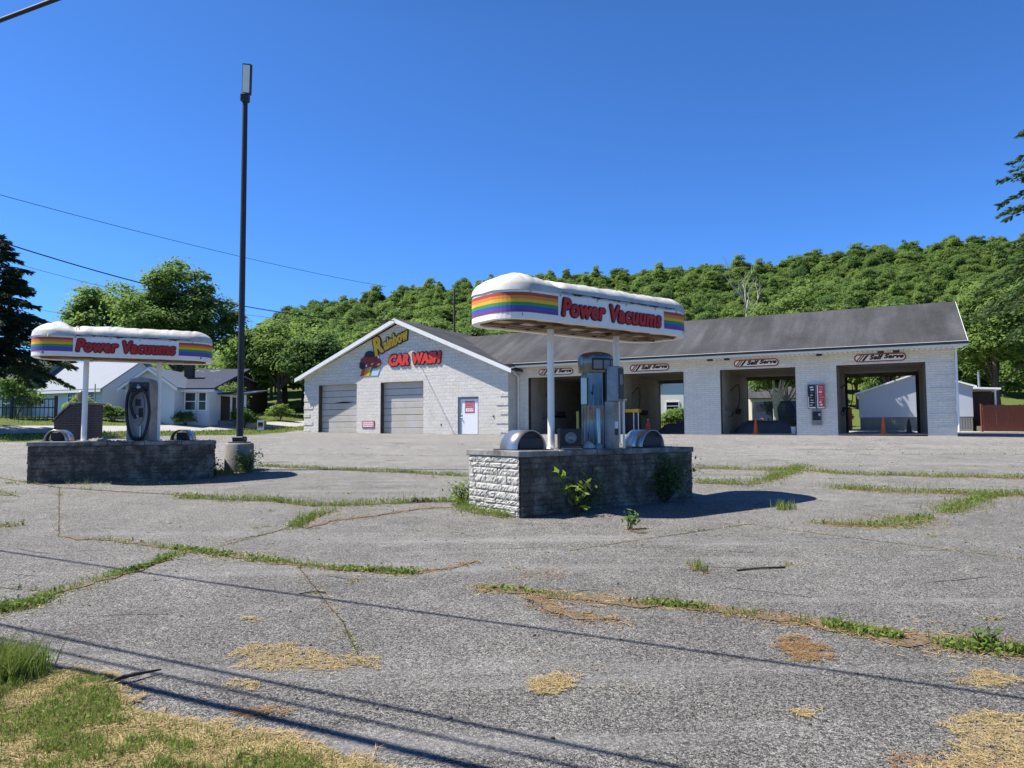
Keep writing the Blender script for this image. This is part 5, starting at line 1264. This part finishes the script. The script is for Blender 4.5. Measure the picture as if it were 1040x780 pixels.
mb = MB(); mb.prism([(-2.4, .45), (2.3, .45), (2.4, .95), (1.7, 1.15), (1.25, 1.95), (-2.2, 2.0), (-2.4, 1.2)], 'y', -.92, .92, 'van_blue'); mb.build('body', t)
mb = MB(); mb.box(-2.0, .9, -.928, -.9205, 1.2, 1.78, 'glass'); mb.box(-2.0, .9, .9205, .928, 1.2, 1.78, 'glass'); mb.build('window', t)
mb = MB(); mb.add([(1.72, -.8, 1.17), (1.72, .8, 1.17), (1.29, .8, 1.9), (1.29, -.8, 1.9)], [(0, 1, 2, 3)], 'glass'); o = mb.build('windscreen', t); o.location = (.02, 0, .01)
for sy in (-.65, .65): mb = MB(); mb.bev(2.36, 2.42, sy - .18, sy + .18, .72, .92, 'lens', .01); mb.build('headlight', t)
mb = MB(); mb.bev(2.3, 2.46, -.9, .9, .42, .58, 'steel_grey', .02); mb.build('bumper', t)
for x in (-1.5, 1.5): wheel(t, x, -.84, .35, .2); wheel(t, x, .84, .35, .2)

# ------------------------------------------------------------------ vegetation
def unit(n):
    d = rng.normal(size=(n, 3)); return d / np.linalg.norm(d, axis=1)[:, None]
def leaf_cloud(centres, radii, per, s, updir=.75, squash=.8, fuzz=.3):
    """leaf quads on the shells of many small clumps"""
    k = len(centres); idx = np.repeat(np.arange(k), per); n = len(idx); d = unit(n)
    d[:, 2] = np.where(d[:, 2] < -.25, -d[:, 2] * .7, d[:, 2])
    rr_ = np.where(rng.random(n) < fuzz, rng.uniform(.9, 1.42, n), rng.uniform(.35, 1.08, n) ** .6)
    P = centres[idx] + d * (radii[idx] * rr_)[:, None] * np.array([1, 1, squash])
    nn = d * .7 + unit(n) * .7 + np.array([-.15, 0, updir]); nn /= np.linalg.norm(nn, axis=1)[:, None]
    a = np.cross(nn, unit(n)); a /= np.linalg.norm(a, axis=1)[:, None]; b = np.cross(nn, a)
    ss = s * rng.uniform(.55, 1.3, n)[:, None]
    v = np.empty((n, 4, 3)); v[:, 0] = P - a * ss; v[:, 1] = P - b * ss * .55 - nn * ss * .1; v[:, 2] = P + a * ss; v[:, 3] = P + b * ss * .55 - nn * ss * .1
    return v.reshape(-1, 3)
def crown_clumps(rx, rz, cz, n, cr, low=-.55, seed=0):
    C = []; r = random.Random(seed)
    ph = [r.uniform(0, 6.28) for _ in range(4)]
    while len(C) < n:
        d = np.array([r.gauss(0, 1), r.gauss(0, 1), r.gauss(0, 1)]); d /= np.linalg.norm(d)
        if d[2] < low: continue
        a = math.atan2(d[1], d[0]); lob = 1 + .16 * math.sin(3 * a + ph[0]) + .12 * math.sin(5 * a + ph[1] + 4 * d[2])
        q = r.uniform(.35, 1) ** .45 * lob * .86
        C.append((d[0] * rx * q, d[1] * rx * q, cz + d[2] * rz * q))
    return np.array(C), np.array([cr * r.uniform(.6, 1.25) for _ in range(n)])
def tree(name, label, loc, h, rx, trunk_h, leafm, nclump, cr, per, ls, seed, barkm='bark', tr=.22, group=None, low=-.55, rz=None):
    t = thing(name, label, 'tree', loc, 0, group); rz = rz or (h - trunk_h) / 2
    cz = trunk_h + rz * .92; C, rad = crown_clumps(rx - cr * .6, rz - cr * .4, cz, nclump, cr, low, seed)
    np_mesh('crown', leaf_cloud(C, rad, per, ls, fuzz=.5 if group else .2), 4, leafm, t)
    mb = MB(); r = random.Random(seed + 1)
    top = (r.uniform(-.3, .3), r.uniform(-.3, .3), cz + rz * .35)
    mb.tube(smooth_path([(0, 0, -.4), (r.uniform(-.1, .1), 0, trunk_h * .6), (top[0] * .6, top[1] * .6, trunk_h + rz * .4), top], 4), [tr * (1.25 - .95 * i / 12) for i in range(13)], barkm, 9)
    for k in range(9):
        c = C[r.randrange(len(C))]; f = r.uniform(.55, 1.0); zz = trunk_h * f + rz * .25
        mb.tube([(top[0] * .3, top[1] * .3, zz), (c[0] * .5, c[1] * .5, (zz + c[2]) / 2 + .1), tuple(c)], [tr * .42, tr * .28, .02], barkm, 6)
    mb.build('trunk', t); return t
def conifer(name, label, loc, h, r0, m, seed, z0=.8, n=16000, ls=.16, droop=.25, levels=26, gap=1.0):
    t = thing(name, label, 'tree', loc); r = random.Random(seed); segs = []; mb = MB()
    mb.tube([(0, 0, -.4), (0, 0, h * .5), (0, 0, h)], [.26, .14, .02], 'bark', 9)
    for k in range(levels):
        f = k / (levels - 1); z = z0 + (h - z0 - .3) * f ** 1.05; ln = r0 * (1 - f) ** .85 + .25
        for b in range(r.choice((6, 7, 8))):
            a = r.uniform(0, 6.283); L = ln * r.uniform(.6, 1.12); dz = -droop * L * r.uniform(.5, 1.4) + .3 * f * L
            e = (math.cos(a) * L, math.sin(a) * L, z + dz); md = (e[0] * .55, e[1] * .55, z + dz * .35 + .05 * L)
            segs.append(((0, 0, z), md, e, L)); mb.tube([(0, 0, z), md, e], [.045 * (1 - f) + .012, .02, .006], 'bark', 4, False)
    mb.build('trunk', t)
    w = np.array([s_[3] for s_ in segs]); idx = rng.choice(len(segs), n, p=w / w.sum()); A = np.array([s_[0] for s_ in segs])[idx]; Mi = np.array([s_[1] for s_ in segs])[idx]; E_ = np.array([s_[2] for s_ in segs])[idx]
    f = rng.uniform(.12, 1.02, (n, 1)) ** .75; P = np.where(f < .55, A + (Mi - A) * f / .55, Mi + (E_ - Mi) * (f - .55) / .45)
    d = E_ - A; d[:, 2] *= .4; d /= np.linalg.norm(d, axis=1)[:, None]; side = np.stack([-d[:, 1], d[:, 0], np.zeros(n)], 1)
    sw = rng.uniform(-1, 1, (n, 1)); wid = (w[idx][:, None] * .24) * (1.1 - f); P = P + side * sw * wid; P[:, 2] -= np.abs(sw[:, 0]) * wid[:, 0] * .5 + rng.uniform(0, .12, n)
    dirn = d * .7 + side * sw * .9 + unit(n) * .35 + np.array([0, 0, -.25]); dirn /= np.linalg.norm(dirn, axis=1)[:, None]
    b = np.cross(dirn, unit(n)); b /= np.linalg.norm(b, axis=1)[:, None]; s_ = ls * rng.uniform(.6, 1.4, n)[:, None]
    v = np.empty((n, 4, 3)); v[:, 0] = P - b * s_ * .12; v[:, 1] = P + dirn * s_ * .5 - b * s_ * .22; v[:, 2] = P + dirn * s_ * 1.2; v[:, 3] = P + dirn * s_ * .5 + b * s_ * .22
    np_mesh('crown', v.reshape(-1, 3), 4, m, t); return t
def at(x, y, dz=0): return (x, y, H(x, y) + dz)
def bush(label, loc, rx, rz, m, per=140, ls=.09, seed=1, group=None):
    t = thing('shrub', label, 'shrub', loc, 0, group); C, rad = crown_clumps(rx * .75, rz * .75, rz * .55, 16, min(rx, rz) * .45, -.3, seed)
    np_mesh('foliage', leaf_cloud(C, rad, per, ls), 4, m, t)
    mb = MB(); r = random.Random(seed)
    for k in range(6): c = C[r.randrange(len(C))]; mb.tube([(0, 0, -.1), (c[0] * .5, c[1] * .5, c[2] * .6), tuple(c)], [.03, .02, .006], 'bark', 5)
    mb.build('stem', t); return t

conifer('spruce_tree', 'dark spruce whose branch tips reach toward the far canopy and the bungalow', at(-22.9, 31.5), 8.9, 3.2, 'needle', 5, 2.9, 52000, .15, .26, 26)
conifer('spruce_tree', 'tall spruce rising beyond the red brown board fence, higher than the hill', at(33.6, 40.5), 27, 6.2, 'needle_green', 9, 8.0, 34000, .26, .38, 36)
tree('maple_tree', 'big rounded mid green tree behind the white bungalow roof', at(-29.0, 62), 13.6, 5.6, 2.6, 'leaf', 100, 1.45, 330, .17, 21, tr=.4)
tree('maple_tree', 'lighter green tree between the dark spruce and the big rounded tree', at(-36.5, 64), 12.2, 5.2, 2.4, 'leaf_bright', 80, 1.35, 300, .17, 22, tr=.35)
tree('maple_tree', 'bright rounded tree between the lamp post and the garage wing', at(-20.5, 63), 8.4, 4.0, 1.6, 'leaf_bright', 70, 1.15, 280, .16, 24)
tree('maple_tree', 'dark tree crowding the corner of the garage wing', at(-16.4, 60), 7.6, 3.2, 1.0, 'leaf_dark', 60, 1.0, 240, .16, 25)
tree('maple_tree', 'taller green tree behind the bright rounded one by the lamp post', at(-23.5, 74), 8.6, 4.4, 1.6, 'leaf', 80, 1.4, 260, .18, 26, tr=.35)
tree('maple_tree', 'bright leafy tree above the mobile home lean-to', at(38.5, 57), 12.2, 4.8, 1.8, 'leaf_bright', 90, 1.25, 300, .16, 27, tr=.3)
tree('maple_tree', 'mid green tree just beyond the right end of the bay roof', at(33.0, 63), 11.5, 4.6, 2.0, 'leaf', 80, 1.25, 260, .17, 28, tr=.3)
tree('maple_tree', 'dark tree standing behind the red brown board fence', at(45.5, 60), 14.0, 5.2, 1.6, 'leaf', 90, 1.3, 260, .17, 29, tr=.3)
tree('birch_tree', 'pale trunked tree seen through the third bay, left one of two', at(20.2, 55), 6.6, 2.8, 1.1, 'leaf', 46, .9, 200, .14, 31, 'bark_pale', .2)
tree('birch_tree', 'pale trunked tree seen through the third bay, right one of two', at(22.0, 57.5), 7.0, 3.0, 1.3, 'leaf_bright', 46, .9, 200, .14, 32, 'bark_pale', .2)
# bare dead tree on the hill behind the roof
t = thing('dead_tree', 'bare grey dead tree rising among the green crowns on the hillside', 'tree', at(39.3, 120)); mb = MB(); r = random.Random(4)
def limb(p, d, L, rad, dep):
    e = p + d * L; mb.tube([p, (p + e) / 2 + Vector((r.uniform(-.1, .1), r.uniform(-.1, .1), 0)) * L, e], [rad, rad * .75, rad * .5], 'bark_pale', 5)
    if dep:
        for k in range(3 if dep > 1 else 4): limb(p + d * L * r.uniform(.45, 1), (d + Vector((r.uniform(-.8, .8), r.uniform(-.8, .8), r.uniform(.0, .5)))).normalized(), L * r.uniform(.45, .7), rad * .5, dep - 1)
limb(Vector((0, 0, -.5)), Vector((.05, 0, 1)), 10.0, .26, 3); mb.build('trunk', t)
# shrubs by the houses
bush('yellow green shrub in front of the bungalow porch', at(-26.8, 38.8), 1.3, 1.7, 'leaf_bright', 200, .09, 41)
bush('green shrub against the bungalow wall behind the left canopy post', at(-25.4, 42.4), .9, 1.0, 'leaf_bright', 160, .09, 43)
bush('low green shrub beneath the small side window of the bungalow', at(-23.6, 42.6), .8, .7, 'leaf', 160, .08, 44)
bush('dark low shrub below the double window of the bungalow', at(-19.9, 44.0), .9, .6, 'leaf_dark', 160, .08, 45)
bush('shrub at the right corner of the bungalow', at(-17.2, 46.0), 1.0, .9, 'leaf_dark', 160, .09, 46)
bush('grey green rounded shrub near the brown house', at(-21.2, 54.5), 1.8, 2.0, 'leaf', 160, .1, 47)
bush('green shrub at the edge of the lawn left of the garage wing', at(-17.8, 55), 1.3, .9, 'leaf_bright', 160, .1, 48)
bush('shrub beside the brown fence seen through the second bay', at(12.9, 56.8), 1.1, 1.1, 'leaf_bright', 160, .1, 49)
tree('maple_tree', 'leafy tree between the third bay and the mobile home it shades', at(18.6, 46.6), 9.8, 3.3, 2.6, 'leaf', 52, .95, 170, .15, 77, tr=.2)
bush('bright shrub beside the mobile home seen through the last bay', at(21.0, 46.2), .75, 2.1, 'leaf_bright', 200, .1, 50)

# prototypes of the wooded slope; copies share their crowns
GRP = 'trees on the wooded slope'
protos = []
for i, (m, h, rx, n, sd) in enumerate((('leaf', 9.0, 4.0, 44, 61), ('leaf_bright', 8.4, 3.9, 40, 62), ('leaf_dark', 9.2, 3.7, 40, 63), ('leaf_bright', 10.2, 3.0, 34, 64), ('leaf', 7.4, 4.6, 40, 65))):
    lb = ('mid green tree in the wood rising behind the car wash', 'light green tree in the wood rising behind the car wash', 'dark green tree in the wood rising behind the car wash', 'tall narrow light green tree in the wood rising behind the car wash', 'low spreading mid green tree in the wood rising behind the car wash')[i]
    x, y = ((-13.5, 70), (44.5, 74), (55, 72), (-8, 72), (-19, 80))[i]
    protos.append(tree('woodland_tree', lb, at(x, y), h, rx, 1.2, m, n + 30, 1.05, 120, .23, sd, group=GRP, low=-.75))
# trees of the front rows that other things hide completely join the mass behind
SEEN = {0, 1, 3, 6, 7, 8, 9, 10, 13, 17, 20, 21, 22, 23, 34, 36, 37, 41, 53, 54, 57, 72, 74, 75, 76, 82}
back = []; r = random.Random(17); k = 0; y = 72.
while y < 106:
    x = -.40 * y + r.uniform(0, 4)
    while x < .78 * y:
        if not (False and x) and not (y < 80 and 10 < x < 30):
            pr_ = protos[r.choice((0, 0, 1, 1, 2, 3))]; xx, yy = x + r.uniform(-1.5, 1.5), y + r.uniform(-1.8, 1.8)
            s_ = r.uniform(.72, 1.08); sc_ = (s_ * r.uniform(.9, 1.1), s_, s_ * r.uniform(.85, 1.15)); ro_ = (0, 0, r.uniform(0, 6.28))
            if k in SEEN:
                c = copy_tree(pr_); c.location = at(xx, yy); c.scale = sc_; c.rotation_euler = ro_
            else: back.append((xx, yy, H(xx, yy) - .8))
            k += 1
        x += r.uniform(5.5, 8)
    y += 6.2
# the far wood: one mass, scattered copies of the same crowns
pts = list(back); y = 108.
while y < 236:
    x = -.52 * y + r.uniform(0, 5)
    while x < .86 * y:
        xx, yy = x + r.uniform(-2, 2), y + r.uniform(-2, 2); pts.append((xx, yy, H(xx, yy) - .8)); x += r.uniform(3.0, 4.8)
    y += 3.3
me = bpy.data.meshes.new('wooded_hillside'); me.from_pydata(pts, [], []); fo = bpy.data.objects.new('wooded_hillside', me); col.objects.link(fo)
tag(fo, 'distant green wood covering the hillside behind the car wash', 'wood', kind='stuff')
ng = bpy.data.node_groups.new('wood', 'GeometryNodeTree'); ng.interface.new_socket('Geometry', in_out='INPUT', socket_type='NodeSocketGeometry'); ng.interface.new_socket('Geometry', in_out='OUTPUT', socket_type='NodeSocketGeometry')
gi = ng.nodes.new('NodeGroupInput'); go = ng.nodes.new('NodeGroupOutput'); g2i = ng.nodes.new('GeometryNodeGeometryToInstance'); iop = ng.nodes.new('GeometryNodeInstanceOnPoints')
for p_ in reversed(protos):
    oi = ng.nodes.new('GeometryNodeObjectInfo'); oi.transform_space = 'ORIGINAL'; oi.inputs['As Instance'].default_value = True
    oi.inputs['Object'].default_value = [c for c in p_.children if c.name.startswith('crown')][0]; ng.links.new(oi.outputs['Geometry'], g2i.inputs[0])
def rnd_node(typ, lo, hi, seed):
    n = ng.nodes.new('FunctionNodeRandomValue'); n.data_type = typ
    ins = [s_ for s_ in n.inputs if s_.enabled]
    for s_ in ins:
        if s_.name == 'Min': s_.default_value = lo
        if s_.name == 'Max': s_.default_value = hi
        if s_.name == 'Seed': s_.default_value = seed
    return [s_ for s_ in n.outputs if s_.enabled][0]
iop.inputs['Pick Instance'].default_value = True
ng.links.new(gi.outputs[0], iop.inputs['Points']); ng.links.new(g2i.outputs[0], iop.inputs['Instance'])
ng.links.new(rnd_node('INT', 0, 4, 1), iop.inputs['Instance Index'])
ng.links.new(rnd_node('FLOAT_VECTOR', (0, 0, 0), (0, 0, 6.283), 2), iop.inputs['Rotation'])
ng.links.new(rnd_node('FLOAT_VECTOR', (.42, .42, .42), (1.05, 1.05, .88), 3), iop.inputs['Scale'])
ng.links.new(iop.outputs[0], go.inputs[0])
md = fo.modifiers.new('wood', 'NODES'); md.node_group = ng

# ------------------------------------------------------------------ utility pole and wires
t = thing('utility_pole', 'thin grey utility pole rising behind the gable roof', 'pole', at(-5.0, 62)); mb = MB(); mb.tube([(0, 0, -.5), (0, 0, 11.9)], [.14, .09], 'bark', 9); mb.build('shaft', t)
mb = MB(); mb.box(-.5, .5, -.05, .05, 10.9, 11.0, 'bark'); mb.build('crossarm', t)
def cable(label, p0, p1, sag, rad, n=24, grp=None):
    mb = MB(); pts = []
    for i in range(n + 1):
        f = i / n; pts.append((p0[0] + (p1[0] - p0[0]) * f, p0[1] + (p1[1] - p0[1]) * f, p0[2] + (p1[2] - p0[2]) * f - sag * 4 * f * (1 - f)))
    mb.tube(pts, rad, 'wire', 7); return tag(mb.build('cable'), label, 'cable', grp)
PHI, TEL = R(2.5), 1.5
def over(gp, h):
    s_ = h / TEL; return (gp[0] - math.cos(PHI) * s_, gp[1] + math.sin(PHI) * s_)
RD = (.905, -.425)
def roadline(label, gp, h, rad):
    q = over(gp, h); g = H(*gp); a = (q[0] - RD[0] * 30, q[1] - RD[1] * 30, g + h + .02 * 30); b = (q[0] + RD[0] * 22, q[1] + RD[1] * 22, g + h - .02 * 22)
    cable(label, a, b, .15, rad, 60)
roadline('black cable crossing high over the lot in front of the spruce', (0, 5.2), 4.93, .018)
roadline('thick bundled cable over the verge whose shadow is the broadest', (-3.38, 4.75), 4.0, .032)
roadline('thin cable over the verge whose shadow runs just above the broadest one', (-3.6, 5.05), 4.3, .014)
roadline('thin cable whose shadow is the uppermost of the three close together', (-3.5, 5.2), 4.3, .018)
ax_ = bw(AX, -OV + .02, AZ + .02)
def drop(label, start, dz, bend, rad, length=44):
    # service drop leaving the gable square to the wall
    pts = [(start[0] - math.sin(TH) * t_, start[1] - math.cos(TH) * t_, start[2] + dz * t_ + bend * t_ * t_) for t_ in np.linspace(0, length, 40)]
    mb = MB(); mb.tube(pts, rad, 'wire', 7); return tag(mb.build('cable'), label, 'cable')
drop('service cable sagging from the left down to the peak of the gable', ax_, -.147, .0063, .022)
drop('thin wire just below the service cable, ending at the roof edge', bw(AX - .8, -OV + .02, AZ - .06), -.16, .0063, .007)
cable('upper wire sloping down from the left toward the wooded hill', (-46, 42, 20.2), (-17, 96, 21.0), .8, .024)
cable('faint low wire crossing behind the far canopy', (-44, 40, 12.2), (-20, 84, 11.5), 1.2, .012)
mb = MB(); mb.box(-.3, .18, -.06, .06, -.06, .08, 'black'); tag(mb.build('cable_bracket', None, bw(AX - .75, -OV + .1, AZ - .02), -TH), 'small black cable bracket on the roof edge just left of the peak', 'bracket')

# ------------------------------------------------------------------ camera, sun, sky
cam = bpy.data.cameras.new('camera'); co = bpy.data.objects.new('camera', cam); col.objects.link(co)
cam.sensor_width = 36; cam.lens = 730 / 1040 * 36; cam.clip_end = 6000; cam.clip_start = .05
co.matrix_world = Matrix.Translation((0, 0, 1.6)) @ Matrix.Rotation(R(90) + math.atan(47 / 730), 4, 'X') @ Matrix.Rotation(-.003, 4, 'Z')
scene.camera = co
to_sun = Vector((-math.cos(PHI), math.sin(PHI), TEL)).normalized()
sun = bpy.data.lights.new('sun', 'SUN'); so = bpy.data.objects.new('sun', sun); col.objects.link(so)
sun.energy = 5.0; sun.angle = R(.5); sun.color = (1, .94, .85); so.rotation_euler = (-to_sun).to_track_quat('-Z', 'Y').to_euler(); so.location = (-30, 5, 40)
w = bpy.data.worlds.new('World'); scene.world = w; w.use_nodes = True; nt = w.node_tree; nt.nodes.clear()
wo = nt.nodes.new('ShaderNodeOutputWorld'); bg = nt.nodes.new('ShaderNodeBackground'); sk = nt.nodes.new('ShaderNodeTexSky')
sk.sky_type = 'NISHITA'; sk.sun_disc = False; sk.sun_elevation = math.asin(to_sun.z); sk.sun_rotation = math.atan2(to_sun.x, to_sun.y)
sk.altitude = 300; sk.air_density = 1.0; sk.dust_density = .35; sk.ozone_density = 2.5
tc = nt.nodes.new('ShaderNodeTexCoord'); sx = nt.nodes.new('ShaderNodeSeparateXYZ'); nt.links.new(tc.outputs['Generated'], sx.inputs[0])
gr_ = ramp(nt, sx.outputs[2], .0, .6, (.40, .82, 1.52, 1), (.36, .71, 1.18, 1))
ze_ = ramp(nt, sx.outputs[2], .5, .95, (1, 1, 1, 1), (.42, .40, .38, 1))
nt.links.new(mixc(nt, 1., mixc(nt, 1., sk.outputs[0], gr_, 'MULTIPLY'), ze_, 'MULTIPLY'), bg.inputs[0]); bg.inputs[1].default_value = .08; nt.links.new(bg.outputs[0], wo.inputs[0])
vs_ = scene.view_settings; scene.display_settings.display_device = 'sRGB'; vs_.view_transform = 'Standard'; vs_.look = 'None'; vs_.exposure = .82; vs_.gamma = 1; vs_.use_curve_mapping = False
scene.render.engine = 'CYCLES'; scene.cycles.use_denoising = True; scene.cycles.max_bounces = 6; scene.cycles.sample_clamp_indirect = 6
